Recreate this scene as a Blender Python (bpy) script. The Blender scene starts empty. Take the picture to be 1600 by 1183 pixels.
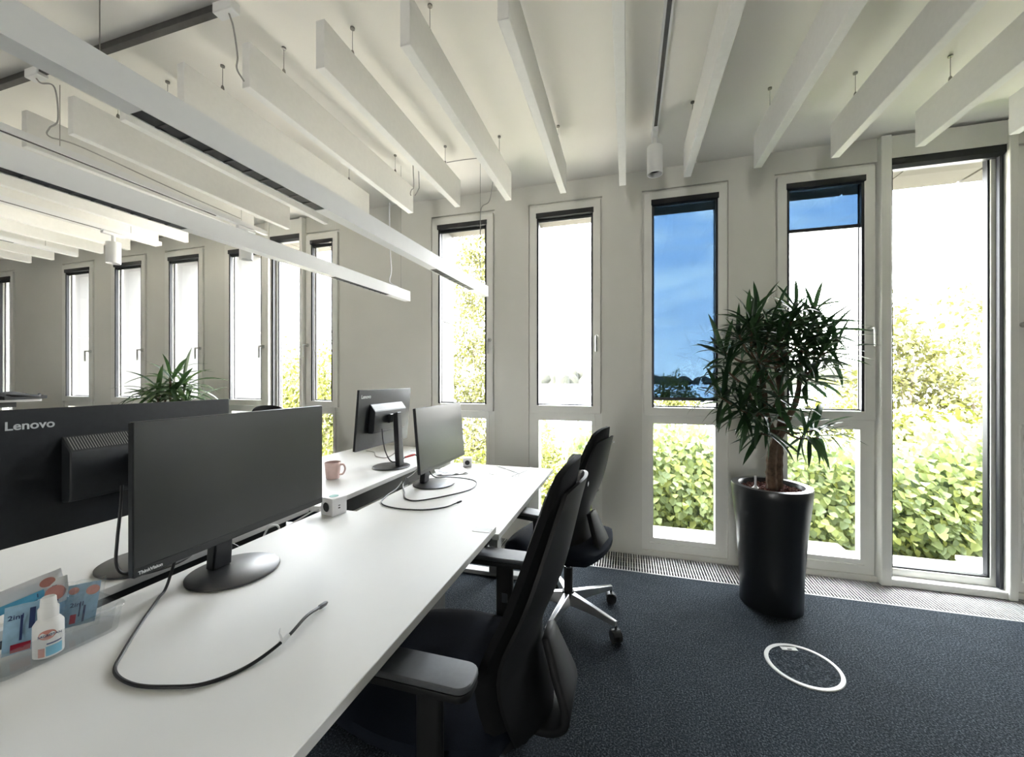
import bpy, bmesh, math, random
import numpy as np
from mathutils import Vector, Matrix, Euler

random.seed(7)
rng = np.random.default_rng(7)
R = math.radians
scene = bpy.context.scene
COL = scene.collection

# ------------------------------------------------------------------ camera
cam_d = bpy.data.cameras.new('camera')
cam_d.sensor_width = 36.0
cam_d.lens = 619.4 / 1600.0 * 36.0
cam_d.clip_start = 0.02
cam_d.clip_end = 3000
cam = bpy.data.objects.new('camera', cam_d)
cam.location = (0, 0, 1.32)
cam.rotation_euler = (R(90), 0, R(16.207))
COL.objects.link(cam)
scene.camera = cam

# ------------------------------------------------------------------ light
scene.view_settings.view_transform = 'Standard'
scene.view_settings.look = 'None'
scene.view_settings.exposure = 2.12
scene.view_settings.gamma = 1.0
scene.view_settings.use_curve_mapping = False
scene.cycles.max_bounces = 7
scene.cycles.diffuse_bounces = 4
scene.cycles.glossy_bounces = 3
scene.cycles.transparent_max_bounces = 16
scene.cycles.adaptive_threshold = 0.03
scene.cycles.sample_clamp_indirect = 6.0
scene.cycles.caustics_reflective = False
scene.cycles.caustics_refractive = False

SKY = 9.0
SUN = 15.0
world = bpy.data.worlds.new('sky')
scene.world = world
world.use_nodes = True
wn = world.node_tree
wn.nodes.clear()


def N(t, kind, **kw):
    n = t.nodes.new(kind)
    for k, v in kw.items():
        setattr(n, k, v)
    return n


def ramp(t, pts, interp='LINEAR'):
    n = t.nodes.new('ShaderNodeValToRGB')
    cr = n.color_ramp
    cr.interpolation = interp
    while len(cr.elements) < len(pts):
        cr.elements.new(0.5)
    for e, (p, c) in zip(cr.elements, pts):
        e.position = p
        e.color = (c[0], c[1], c[2], 1) if not isinstance(c, (int, float)) else (c, c, c, 1)
    return n


_tc = N(wn, 'ShaderNodeTexCoord')
_sep = N(wn, 'ShaderNodeSeparateXYZ')
wn.links.new(_tc.outputs['Generated'], _sep.inputs[0])
_grad = ramp(wn, [(0.0, (0.86, 0.83, 0.78)), (0.10, (0.70, 0.73, 0.77)), (0.30, (0.50, 0.60, 0.73)), (1.0, (0.42, 0.52, 0.68))])
wn.links.new(_sep.outputs['Z'], _grad.inputs[0])
_map = N(wn, 'ShaderNodeMapping')
_map.inputs['Scale'].default_value = (1.0, 1.0, 3.6)
_map.inputs['Location'].default_value = (0.37, 0.1, 0.2)
wn.links.new(_tc.outputs['Generated'], _map.inputs[0])
_noi = N(wn, 'ShaderNodeTexNoise')
_noi.inputs['Scale'].default_value = 4.6
_noi.inputs['Detail'].default_value = 7
_noi.inputs['Roughness'].default_value = 0.55
wn.links.new(_map.outputs[0], _noi.inputs['Vector'])
_cr = ramp(wn, [(0.40, 0.0), (0.60, 0.95)])
wn.links.new(_noi.outputs['Fac'], _cr.inputs[0])
_mix = N(wn, 'ShaderNodeMix', data_type='RGBA')
wn.links.new(_cr.outputs[0], _mix.inputs[0])
wn.links.new(_grad.outputs[0], _mix.inputs[6])
_mix.inputs[7].default_value = (1.0, 0.95, 0.88, 1)
_bg = N(wn, 'ShaderNodeBackground')
_bg.inputs['Strength'].default_value = SKY
wn.links.new(_mix.outputs[2], _bg.inputs[0])
_out = N(wn, 'ShaderNodeOutputWorld')
wn.links.new(_bg.outputs[0], _out.inputs[0])

sun_d = bpy.data.lights.new('sun', 'SUN')
sun_d.energy = SUN
sun_d.angle = R(0.6)
sun_d.color = (1.0, 0.95, 0.86)
sun = bpy.data.objects.new('sun', sun_d)
sun.rotation_euler = Vector((-0.45, -0.55, 0.72)).to_track_quat('Z', 'Y').to_euler()
COL.objects.link(sun)


def portal(x0, x1, z0, z1, y, out):
    """sampling portal filling one window opening (gives off no light itself)"""
    d = bpy.data.lights.new('portal', 'AREA')
    d.shape = 'RECTANGLE'
    d.size = x1 - x0
    d.size_y = z1 - z0
    d.cycles.is_portal = True
    o = bpy.data.objects.new('daylight_portal', d)
    o.location = ((x0 + x1) / 2, y, (z0 + z1) / 2)
    o.rotation_euler = (R(-90), 0, 0) if out > 0 else (R(90), 0, 0)
    COL.objects.link(o)


# ------------------------------------------------------------------ materials
MATS = {}


def bsdf_mat(name):
    m = bpy.data.materials.new(name)
    m.use_nodes = True
    t = m.node_tree
    b = t.nodes['Principled BSDF']
    return m, t, b


def mat(name, col, rough=0.5, metal=0.0, var=0.05, scale=30.0, bump=0.0, bscale=200.0, spec=0.5, coat=0.0):
    if name in MATS:
        return MATS[name]
    m, t, b = bsdf_mat(name)
    tc = N(t, 'ShaderNodeTexCoord')
    n = N(t, 'ShaderNodeTexNoise')
    n.inputs['Scale'].default_value = scale
    n.inputs['Detail'].default_value = 3
    t.links.new(tc.outputs['Object'], n.inputs['Vector'])
    lo = [max(0, c * (1 - var)) for c in col]
    hi = [min(1, c * (1 + var)) for c in col]
    r = ramp(t, [(0.3, lo), (0.7, hi)])
    t.links.new(n.outputs['Fac'], r.inputs[0])
    t.links.new(r.outputs[0], b.inputs['Base Color'])
    b.inputs['Roughness'].default_value = rough
    b.inputs['Metallic'].default_value = metal
    b.inputs['Specular IOR Level'].default_value = spec
    if coat:
        b.inputs['Coat Weight'].default_value = coat
    if bump:
        n2 = N(t, 'ShaderNodeTexNoise')
        n2.inputs['Scale'].default_value = bscale
        t.links.new(tc.outputs['Object'], n2.inputs['Vector'])
        bp = N(t, 'ShaderNodeBump')
        bp.inputs['Strength'].default_value = bump
        bp.inputs['Distance'].default_value = 0.002
        t.links.new(n2.outputs['Fac'], bp.inputs['Height'])
        t.links.new(bp.outputs[0], b.inputs['Normal'])
    MATS[name] = m
    return m


def mat_carpet(name):
    m, t, b = bsdf_mat(name)
    tc = N(t, 'ShaderNodeTexCoord')
    n = N(t, 'ShaderNodeTexNoise')
    n.inputs['Scale'].default_value = 150
    n.inputs['Detail'].default_value = 4
    n.inputs['Roughness'].default_value = 0.7
    t.links.new(tc.outputs['Object'], n.inputs['Vector'])
    r = ramp(t, [(0.34, (0.003, 0.0048, 0.0068)), (0.5, (0.018, 0.0245, 0.032)), (0.66, (0.104, 0.122, 0.142))])
    t.links.new(n.outputs['Fac'], r.inputs[0])
    n3 = N(t, 'ShaderNodeTexNoise')
    n3.inputs['Scale'].default_value = 9
    t.links.new(tc.outputs['Object'], n3.inputs['Vector'])
    mx = N(t, 'ShaderNodeMix', data_type='RGBA', blend_type='MULTIPLY')
    r3 = ramp(t, [(0.3, 0.8), (0.7, 1.0)])
    t.links.new(n3.outputs['Fac'], r3.inputs[0])
    mx.inputs[0].default_value = 1
    t.links.new(r.outputs[0], mx.inputs[6])
    t.links.new(r3.outputs[0], mx.inputs[7])
    t.links.new(mx.outputs[2], b.inputs['Base Color'])
    b.inputs['Roughness'].default_value = 0.95
    b.inputs['Specular IOR Level'].default_value = 0.15
    bp = N(t, 'ShaderNodeBump')
    bp.inputs['Strength'].default_value = 0.8
    bp.inputs['Distance'].default_value = 0.004
    t.links.new(n.outputs['Fac'], bp.inputs['Height'])
    t.links.new(bp.outputs[0], b.inputs['Normal'])
    return m


def mat_glass(name, tint=(0.97, 0.98, 0.98), gloss=0.05):
    m = bpy.data.materials.new(name)
    m.use_nodes = True
    t = m.node_tree
    t.nodes.clear()
    tr = N(t, 'ShaderNodeBsdfTransparent')
    tr.inputs[0].default_value = (*tint, 1)
    gl = N(t, 'ShaderNodeBsdfGlossy')
    gl.inputs['Roughness'].default_value = 0.03
    mx = N(t, 'ShaderNodeMixShader')
    mx.inputs[0].default_value = gloss
    o = N(t, 'ShaderNodeOutputMaterial')
    t.links.new(tr.outputs[0], mx.inputs[1])
    t.links.new(gl.outputs[0], mx.inputs[2])
    t.links.new(mx.outputs[0], o.inputs[0])
    return m


def mat_leaf(name, c0, c1, c2, transl=0.35, rough=0.45):
    """leaf: colour varies from leaf to leaf (attribute 'lv' 0..1 or object random)"""
    m, t, b = bsdf_mat(name)
    a = N(t, 'ShaderNodeAttribute', attribute_name='lv')
    oi = N(t, 'ShaderNodeObjectInfo')
    ad = N(t, 'ShaderNodeMath', operation='ADD')
    t.links.new(a.outputs['Fac'], ad.inputs[0])
    t.links.new(oi.outputs['Random'], ad.inputs[1])
    fr = N(t, 'ShaderNodeMath', operation='FRACT')
    t.links.new(ad.outputs[0], fr.inputs[0])
    r = ramp(t, [(0.0, c0), (0.55, c1), (1.0, c2)])
    t.links.new(fr.outputs[0], r.inputs[0])
    t.links.new(r.outputs[0], b.inputs['Base Color'])
    b.inputs['Roughness'].default_value = rough
    tl = N(t, 'ShaderNodeBsdfTranslucent')
    t.links.new(r.outputs[0], tl.inputs[0])
    mx = N(t, 'ShaderNodeMixShader')
    mx.inputs[0].default_value = transl
    out = t.nodes['Material Output']
    t.links.new(b.outputs[0], mx.inputs[1])
    t.links.new(tl.outputs[0], mx.inputs[2])
    t.links.new(mx.outputs[0], out.inputs[0])
    return m


M = {}
M['wall'] = mat('painted_wall', (0.76, 0.75, 0.70), 0.85, var=0.02, scale=3, bump=0.05, bscale=120)
M['ceil'] = mat('painted_ceiling', (0.90, 0.875, 0.82), 0.9, var=0.02, scale=2, bump=0.04, bscale=100)
M['baffle'] = mat('white_felt_board', (0.90, 0.89, 0.86), 0.9, var=0.015, scale=40, bump=0.08, bscale=400)
M['frame'] = mat('light_grey_window_paint', (0.84, 0.835, 0.79), 0.45, var=0.015, scale=12)
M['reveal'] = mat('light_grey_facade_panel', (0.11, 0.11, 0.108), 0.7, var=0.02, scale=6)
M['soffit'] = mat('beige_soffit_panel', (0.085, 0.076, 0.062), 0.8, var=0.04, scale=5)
M['blackrail'] = mat('black_blind_metal', (0.012, 0.013, 0.017), 0.4, var=0.1)
M['glass'] = mat_glass('window_glass', (0.98, 0.99, 0.99), 0.03)
M['film'] = mat_glass('blue_sun_film', (0.102, 0.139, 0.175), 0.010)
M['steel'] = mat('brushed_steel', (0.55, 0.55, 0.53), 0.35, 0.9, var=0.05)
M['slat'] = mat('aluminium_slat', (0.45, 0.45, 0.435), 0.5, 0.3, var=0.04)
M['pit'] = mat('dark_convector_pit', (0.003, 0.003, 0.003), 0.8, var=0.2)
M['carpet'] = mat_carpet('blue_grey_carpet')
M['lampwhite'] = mat('white_powder_coat', (0.90, 0.90, 0.895), 0.4, var=0.01)
M['louvre'] = mat('black_louvre', (0.004, 0.004, 0.005), 0.5, var=0.1)
M['louvreblade'] = mat('dark_grey_louvre_blade', (0.03, 0.03, 0.032), 0.5, 0.1, var=0.1)
M['track'] = mat('dark_grey_track', (0.10, 0.095, 0.09), 0.4, 0.5, var=0.1)
M['wire'] = mat('steel_wire', (0.25, 0.24, 0.22), 0.4, 0.8, var=0.1)
M['cordgrey'] = mat('grey_cord', (0.36, 0.35, 0.33), 0.6, var=0.05)
M['cordclear'] = mat('pale_cord', (0.75, 0.76, 0.78), 0.4, var=0.05)
M['desk'] = mat('white_laminate', (0.745, 0.74, 0.725), 0.5, var=0.012, scale=5, bump=0.03, bscale=300)
M['deskedge'] = mat('pale_edge_band', (0.66, 0.655, 0.60), 0.5, var=0.03)
M['darkmetal'] = mat('dark_grey_metal', (0.028, 0.030, 0.032), 0.45, 0.4, var=0.1)
M['greymetal'] = mat('grey_metal', (0.30, 0.30, 0.29), 0.45, 0.3, var=0.05)
M['monitor'] = mat('black_monitor_plastic', (0.012, 0.014, 0.017), 0.42, var=0.15, scale=60, bump=0.05, bscale=500)
M['bezel'] = mat('black_bezel', (0.014, 0.016, 0.017), 0.35, var=0.1)
M['screen'] = mat('matte_screen', (0.009, 0.011, 0.010), 0.36, var=0.04, spec=0.68)
M['standbase'] = mat('dark_stand_plate', (0.05, 0.05, 0.052), 0.34, 0.3, var=0.08)
M['logo'] = mat('silver_lettering', (0.62, 0.64, 0.65), 0.4, 0.3, var=0.02)
M['blackcable'] = mat('black_cable', (0.009, 0.009, 0.011), 0.45, var=0.15)
M['whitecable'] = mat('white_cable', (0.72, 0.72, 0.72), 0.45, var=0.03)
M['red'] = mat('red_plug', (0.55, 0.03, 0.02), 0.4, var=0.05)
M['cube'] = mat('white_cube_plastic', (0.78, 0.775, 0.79), 0.45, var=0.015)
M['socket'] = mat('black_socket', (0.012, 0.012, 0.014), 0.5, var=0.1)
M['teal'] = mat('teal_disc', (0.10, 0.30, 0.25), 0.5, var=0.04)
M['mug'] = mat('pink_glaze', (0.74, 0.54, 0.50), 0.25, var=0.06, scale=25, coat=0.3)
M['muginner'] = mat('pale_mug_inside', (0.66, 0.56, 0.52), 0.3, var=0.03)
M['fabric'] = mat('dark_navy_fabric', (0.008, 0.011, 0.019), 0.95, var=0.25, scale=500, bump=0.35, bscale=900, spec=0.2)
M['fabric2'] = mat('black_mesh_fabric', (0.0068, 0.0070, 0.0082), 0.9, var=0.2, scale=600, bump=0.35, bscale=900, spec=0.25)
M['chairplastic'] = mat('black_chair_plastic', (0.008, 0.008, 0.009), 0.6, var=0.1, spec=0.35)
M['armpad'] = mat('grey_arm_pad', (0.085, 0.090, 0.098), 0.5, var=0.06, scale=80, bump=0.05)
M['alu'] = mat('polished_aluminium', (0.62, 0.62, 0.62), 0.28, 1.0, var=0.03)
M['chrome'] = mat('chrome', (0.75, 0.75, 0.75), 0.12, 1.0, var=0.01)
M['planter'] = mat('black_satin_planter', (0.009, 0.010, 0.0115), 0.33, var=0.1, spec=0.6)
M['soil'] = mat('red_brown_clay_granulate', (0.10, 0.032, 0.022), 0.9, var=0.6, scale=90, bump=0.8, bscale=120)
M['bark'] = mat('pale_brown_bark', (0.115, 0.075, 0.048), 0.85, var=0.45, scale=35, bump=0.6, bscale=60)
M['bark2'] = mat('grey_tree_bark', (0.20, 0.17, 0.13), 0.9, var=0.35, scale=8, bump=0.5, bscale=30)
M['paper'] = mat('white_paper', (0.82, 0.83, 0.86), 0.6, var=0.02)
M['floorring'] = mat('pale_plastic_ring', (0.62, 0.62, 0.60), 0.4, var=0.03)
M['bottle'] = mat('white_bottle_plastic', (0.80, 0.80, 0.79), 0.35, var=0.02)
M['blueprint'] = mat('light_blue_print', (0.33, 0.52, 0.68), 0.4, var=0.12, scale=60)
M['cyanprint'] = mat('cyan_print', (0.13, 0.46, 0.66), 0.4, var=0.08, scale=60)
M['pinkprint'] = mat('salmon_print', (0.62, 0.27, 0.22), 0.5, var=0.08, scale=60)
M['redprint'] = mat('red_print', (0.45, 0.02, 0.05), 0.45, var=0.08)
M['navyprint'] = mat('navy_print', (0.02, 0.04, 0.14), 0.5, var=0.05)
M['clear'] = mat_glass('clear_plastic', (0.96, 0.97, 0.975), 0.12)
M['leafdark'] = mat_leaf('dark_green_leaf', (0.012, 0.032, 0.012), (0.023, 0.060, 0.021), (0.050, 0.105, 0.038), 0.22, 0.35)
M['leafmid'] = mat_leaf('mid_green_leaf', (0.020, 0.050, 0.014), (0.045, 0.095, 0.030), (0.12, 0.19, 0.06), 0.25, 0.35)
M['leafhedge'] = mat_leaf('hedge_leaf', (0.15, 0.195, 0.080), (0.29, 0.345, 0.130), (0.42, 0.45, 0.120), 0.45, 0.5)
M['leaftree'] = mat_leaf('yellow_green_leaf', (0.050, 0.058, 0.008), (0.085, 0.092, 0.012), (0.13, 0.132, 0.022), 0.45, 0.5)
M['leafpoplar'] = mat_leaf('poplar_leaf', (0.048, 0.052, 0.011), (0.080, 0.082, 0.020), (0.125, 0.120, 0.036), 0.45, 0.5)
M['farwood'] = mat('far_shore_woods', (0.013, 0.014, 0.008), 0.9, var=0.5, scale=0.12)
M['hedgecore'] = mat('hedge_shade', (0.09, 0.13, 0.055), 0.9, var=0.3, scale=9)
M['water'] = mat('fjord_water', (0.80, 0.83, 0.86), 0.30, 0.6, var=0.1, scale=0.02, bump=0.0)
M['grass'] = mat('pale_gravel_ground', (0.50, 0.46, 0.39), 0.9, var=0.3, scale=0.5)
M['sail'] = mat('white_sail', (0.85, 0.85, 0.85), 0.6, var=0.02)
M['ledge'] = mat('pale_stone_ledge', (0.70, 0.69, 0.66), 0.8, var=0.05, scale=8)
M['bag'] = mat('black_bag_fabric', (0.012, 0.012, 0.013), 0.8, var=0.2, bump=0.3)


# ------------------------------------------------------------------ mesh helpers
class MB:
    def __init__(self):
        self.v = []
        self.f = []

    def add(self, vs, fs):
        o = len(self.v)
        self.v.extend([tuple(p) for p in vs])
        self.f.extend([tuple(i + o for i in f) for f in fs])
        return self

    def box(self, x0, x1, y0, y1, z0, z1):
        vs = [(x0, y0, z0), (x1, y0, z0), (x1, y1, z0), (x0, y1, z0), (x0, y0, z1), (x1, y0, z1), (x1, y1, z1), (x0, y1, z1)]
        return self.add(vs, [(0, 3, 2, 1), (4, 5, 6, 7), (0, 1, 5, 4), (1, 2, 6, 5), (2, 3, 7, 6), (3, 0, 4, 7)])

    def ring(self, x0, x1, z0, z1, w, y0, y1, wt=None, wb=None):
        """rectangular frame in the XZ plane"""
        wt = w if wt is None else wt
        wb = w if wb is None else wb
        vs = []
        for y in (y0, y1):
            vs += [(x0, y, z0), (x1, y, z0), (x1, y, z1), (x0, y, z1),
                   (x0 + w, y, z0 + wb), (x1 - w, y, z0 + wb), (x1 - w, y, z1 - wt), (x0 + w, y, z1 - wt)]
        fs = []
        for i in range(4):
            j = (i + 1) % 4
            fs += [(i, j, 4 + j, 4 + i), (8 + j, 8 + i, 12 + i, 12 + j), (j, i, 8 + i, 8 + j), (4 + i, 4 + j, 12 + j, 12 + i)]
        return self.add(vs, fs)

    def prism(self, poly, a0, a1, axis='y'):
        n = len(poly)

        def P(u, w, a):
            return {'y': (u, a, w), 'x': (a, u, w), 'z': (u, w, a)}[axis]
        vs = [P(u, w, a0) for u, w in poly] + [P(u, w, a1) for u, w in poly]
        fs = [tuple(range(n)), tuple(range(2 * n - 1, n - 1, -1))]
        fs += [((i + 1) % n, i, n + i, n + (i + 1) % n) for i in range(n)]
        return self.add(vs, fs)

    def tube(self, pts, r, n=8, cap=True):
        pts = [Vector(p) for p in pts]
        m = len(pts)
        rs = r if isinstance(r, (list, tuple)) else [r] * m
        up = None
        vs = []
        for i, p in enumerate(pts):
            d = (pts[min(i + 1, m - 1)] - pts[max(i - 1, 0)]).normalized()
            if up is None:
                up = Vector((0, 0, 1)) if abs(d.z) < 0.9 else Vector((1, 0, 0))
            a = d.cross(up).normalized()
            up = a.cross(d).normalized()
            for k in range(n):
                t = 2 * math.pi * k / n
                vs.append(p + a * (math.cos(t) * rs[i]) + up * (math.sin(t) * rs[i]))
        fs = []
        for i in range(m - 1):
            for k in range(n):
                l = (k + 1) % n
                fs.append((i * n + k, i * n + l, (i + 1) * n + l, (i + 1) * n + k))
        if cap:
            fs += [tuple(range(n - 1, -1, -1)), tuple(range((m - 1) * n, m * n))]
        return self.add(vs, fs)

    def lathe(self, prof, c=(0, 0, 0), n=24, cap=True):
        vs = []
        for r, z in prof:
            for k in range(n):
                t = 2 * math.pi * k / n
                vs.append((c[0] + r * math.cos(t), c[1] + r * math.sin(t), c[2] + z))
        m = len(prof)
        fs = []
        for i in range(m - 1):
            for k in range(n):
                l = (k + 1) % n
                fs.append((i * n + k, i * n + l, (i + 1) * n + l, (i + 1) * n + k))
        if cap:
            fs += [tuple(range(n - 1, -1, -1)), tuple(range((m - 1) * n, m * n))]
        return self.add(vs, fs)

    def cyl(self, p0, p1, r, n=16):
        return self.tube([p0, p1], r, n)

    def grid(self, fn, nu, nv):
        """open surface from fn(u,v), u,v in 0..1"""
        vs = [fn(i / nu, j / nv) for j in range(nv + 1) for i in range(nu + 1)]
        w = nu + 1
        return self.add(vs, [(j * w + i, j * w + i + 1, (j + 1) * w + i + 1, (j + 1) * w + i) for j in range(nv) for i in range(nu)])

    def slab(self, fa, fb, nu, nv):
        """closed solid between two grids"""
        w = nu + 1
        n0 = w * (nv + 1)
        vs = [fa(i / nu, j / nv) for j in range(nv + 1) for i in range(w)] + [fb(i / nu, j / nv) for j in range(nv + 1) for i in range(w)]
        fs = []
        for j in range(nv):
            for i in range(nu):
                a = (j * w + i, j * w + i + 1, (j + 1) * w + i + 1, (j + 1) * w + i)
                fs.append(a)
                fs.append(tuple(n0 + q for q in reversed(a)))
        for i in range(nu):
            fs.append((i + 1, i, n0 + i, n0 + i + 1))
            b = nv * w
            fs.append((b + i, b + i + 1, n0 + b + i + 1, n0 + b + i))
        for j in range(nv):
            fs.append((j * w, (j + 1) * w, n0 + (j + 1) * w, n0 + j * w))
            fs.append(((j + 1) * w + nu, j * w + nu, n0 + j * w + nu, n0 + (j + 1) * w + nu))
        return self.add(vs, fs)

    def xf(self, mtx):
        self.v = [tuple(mtx @ Vector(p)) for p in self.v]
        return self

    def mesh(self, name, m, smooth=True, bevel=0.0, seg=2, angle=35):
        me = bpy.data.meshes.new(name)
        me.from_pydata(self.v, [], self.f)
        bm = bmesh.new()
        bm.from_mesh(me)
        bmesh.ops.recalc_face_normals(bm, faces=bm.faces)
        if bevel > 0:
            es = [e for e in bm.edges if len(e.link_faces) == 2 and e.calc_face_angle(0) > R(40)]
            bmesh.ops.bevel(bm, geom=es, offset=bevel, segments=seg, profile=0.6, affect='EDGES', clamp_overlap=True)
        bm.to_mesh(me)
        bm.free()
        if smooth:
            for p in me.polygons:
                p.use_smooth = True
            me.set_sharp_from_angle(angle=R(angle))
        if m:
            me.materials.append(M[m] if isinstance(m, str) else m)
        return me

    def build(self, name, m, parent=None, **kw):
        return link(name, self.mesh(name, m, **kw), parent)


def link(name, data, parent=None, loc=None, rot=None, scale=None):
    o = bpy.data.objects.new(name, data)
    COL.objects.link(o)
    if parent is not None:
        o.parent = parent
    if loc is not None:
        o.location = loc
    if rot is not None:
        o.rotation_euler = rot
    if scale is not None:
        o.scale = scale
    return o


def tag(o, label=None, cat=None, group=None, kind=None):
    if label:
        o['label'] = label
    if cat:
        o['category'] = cat
    if group:
        o['group'] = group
    if kind:
        o['kind'] = kind
    return o


def thing(name, label, cat, loc=(0, 0, 0), rz=0.0, group=None, kind=None):
    o = link(name, None, None, loc, (0, 0, rz))
    o.empty_display_size = 0.05
    return tag(o, label, cat, group, kind)


def spline(pts, n=8):
    """Catmull-Rom through pts"""
    P = [Vector(p) for p in pts]
    P = [P[0] * 2 - P[1]] + P + [P[-1] * 2 - P[-2]]
    out = []
    for i in range(1, len(P) - 2):
        a, b, c, d = P[i - 1:i + 3]
        for k in range(n):
            t = k / n
            out.append(0.5 * ((2 * b) + (c - a) * t + (2 * a - 5 * b + 4 * c - d) * t * t + (3 * b - a - 3 * c + d) * t ** 3))
    out.append(P[-2])
    return out


def text(name, body, size, m, parent, mtx, extrude=0.0004, bold=0.0):
    cu = bpy.data.curves.new(name, 'FONT')
    cu.body = body
    cu.size = size
    cu.extrude = extrude
    cu.offset = bold
    tmp = bpy.data.objects.new('tmp_text', cu)
    COL.objects.link(tmp)
    dg = bpy.context.evaluated_depsgraph_get()
    me = bpy.data.meshes.new_from_object(tmp.evaluated_get(dg))
    bpy.data.objects.remove(tmp)
    me.name = name
    me.transform(mtx)
    me.materials.clear()
    me.materials.append(M[m])
    return link(name, me, parent)


def rbox_poly(hx, hy, r, n=5):
    pts = []
    for cx, cy, a0 in ((hx - r, hy - r, 0), (-hx + r, hy - r, 90), (-hx + r, -hy + r, 180), (hx - r, -hy + r, 270)):
        for k in range(n + 1):
            a = R(a0 + 90 * k / n)
            pts.append((cx + r * math.cos(a), cy + r * math.sin(a)))
    return pts


def leaf_cloud(name, P, D, U, L, W, m, parent=None, fold=0.25, lv=None):
    """many small leaves in one mesh: position, axis, up, length, width arrays"""
    n = len(P)
    D = D / np.linalg.norm(D, axis=1, keepdims=True)
    S = np.cross(D, U)
    S /= np.maximum(np.linalg.norm(S, axis=1, keepdims=True), 1e-6)
    Un = np.cross(S, D)
    L = np.broadcast_to(np.asarray(L, float), (n,))[:, None]
    W = np.broadcast_to(np.asarray(W, float), (n,))[:, None]
    pts = [P,
           P + D * L * 0.35 - S * W * 0.5 + Un * W * fold,
           P + D * L * 0.75 - S * W * 0.32 + Un * W * fold * 0.4,
           P + D * L - Un * L * 0.06,
           P + D * L * 0.75 + S * W * 0.32 + Un * W * fold * 0.4,
           P + D * L * 0.35 + S * W * 0.5 + Un * W * fold]
    V = np.stack(pts, 1).reshape(-1, 3)
    F = np.array([[0, 1, 2, 3], [0, 3, 4, 5]])
    F = (F[None] + (np.arange(n) * 6)[:, None, None]).reshape(-1, 4)
    me = bpy.data.meshes.new(name)
    me.vertices.add(len(V))
    me.vertices.foreach_set('co', V.astype(np.float32).ravel())
    me.loops.add(len(F) * 4)
    me.loops.foreach_set('vertex_index', F.astype(np.int32).ravel())
    me.polygons.add(len(F))
    me.polygons.foreach_set('loop_start', (np.arange(len(F)) * 4).astype(np.int32))
    me.polygons.foreach_set('loop_total', np.full(len(F), 4, np.int32))
    me.update(calc_edges=True)
    at = me.attributes.new('lv', 'FLOAT', 'POINT')
    lvv = rng.random(n) if lv is None else lv
    at.data.foreach_set('value', np.repeat(lvv, 6).astype(np.float32))
    me.materials.append(M[m])
    return link(name, me, parent)


def rand_dirs(n):
    d = rng.normal(size=(n, 3))
    return d / np.linalg.norm(d, axis=1, keepdims=True)


# ------------------------------------------------------------------ room shell
D = 3.1255          # inner face of the window wall
DO = 3.56           # outer face
ZC = 2.878          # ceiling
XL, XR, YB = -10.2, 4.6, -6.4
WTOP, WBOT = 2.725, 0.035

o = MB().box(XL, XR, YB, 2.832, -0.12, 0.0).build('floor', 'carpet', smooth=False)
tag(o, 'dark blue-grey speckled carpet floor of the office', 'floor', kind='structure')
o = MB().box(XL - 0.3, XR + 0.3, YB - 0.3, DO, ZC, ZC + 0.4).build('ceiling', 'ceil', smooth=False)
tag(o, 'warm white plaster ceiling above the hanging baffles', 'ceiling', kind='structure')

# window positions along the wall: (x0, width, kind)
WIN = [(-7.990, 0.392, 'narrow'), (-6.637, 0.582, 'full'), (-5.757, 0.582, 'full'), (-4.886, 0.582, 'full'),
       (-4.020, 0.570, 'full'), (-3.445, 0.455, 'doorleft'), (-2.985, 0.385, 'narrow'),
       (-1.641, 0.582, 'full'), (-0.768, 0.582, 'full'), (0.106, 0.582, 'full'), (0.975, 0.575, 'full'),
       (1.555, 0.665, 'door'), (2.224, 0.392, 'narrow')]
# solid wall pieces between / above / below openings (one closed mesh per opening row)
wall = MB()
groups = [(-7.990, -7.598), (-6.637, -6.055), (-5.757, -5.175), (-4.886, -4.304), (-4.020, -2.600),
          (-1.641, -1.059), (-0.768, -0.186), (0.106, 0.688), (0.975, 2.616)]
x = XL - 0.3
for a, b in groups:
    wall.box(x, a, D, DO, -0.12, ZC)
    x = b
wall.box(x, XR + 0.3, D, DO, -0.12, ZC)
for a, b in groups:
    if b - a < 0.7:
        wall.box(a, b, D, DO, WTOP, ZC)
        wall.box(a, b, D, DO, -0.12, WBOT)
    else:
        wall.box(a, b, D + 0.10, DO, WTOP, ZC)      # outer lintel above the wide bay
        wall.box(a, b, D, DO, -0.12, -0.004)
wall.box(-4.020, -3.445, D, D + 0.10, WTOP, ZC)
wall.box(-2.985, -2.600, D, D + 0.10, WTOP, ZC)
wall.box(0.975, 1.555, D, D + 0.10, WTOP, ZC)
wall.box(2.224, 2.616, D, D + 0.10, WTOP, ZC)
for a, b in ((-4.020, -3.445), (-2.985, -2.600), (0.975, 1.555), (2.224, 2.616)):
    wall.box(a, b, D, DO, -0.004, WBOT)
o = wall.build('wall_back', 'wall', smooth=False)
tag(o, 'warm white window wall with a row of tall narrow openings', 'wall', kind='structure')
for nm, bx, lb in (('wall_left', (XL - 0.3, XL, YB, D, -0.12, ZC), 'plain white end wall at the far left of the office'),
                   ('wall_right', (XR, XR + 0.3, YB, D, -0.12, ZC), 'plain white end wall at the right of the office')):
    tag(MB().box(*bx).build(nm, 'wall', smooth=False), lb, 'wall', kind='structure')
wb = MB()
RA, RB = -1.35, -0.65  # opening for an invented, unseen window that lets in fill light
wb.box(XL - 0.3, RA, YB - 0.3, YB, -0.12, ZC).box(RB, XR + 0.3, YB - 0.3, YB, -0.12, ZC)
wb.box(RA, RB, YB - 0.3, YB, 2.70, ZC).box(RA, RB, YB - 0.3, YB, -0.12, 0.15)
tag(wb.build('wall_rear', 'wall', smooth=False), 'white wall behind the camera, opened for an added fill window', 'wall', kind='structure')
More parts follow.
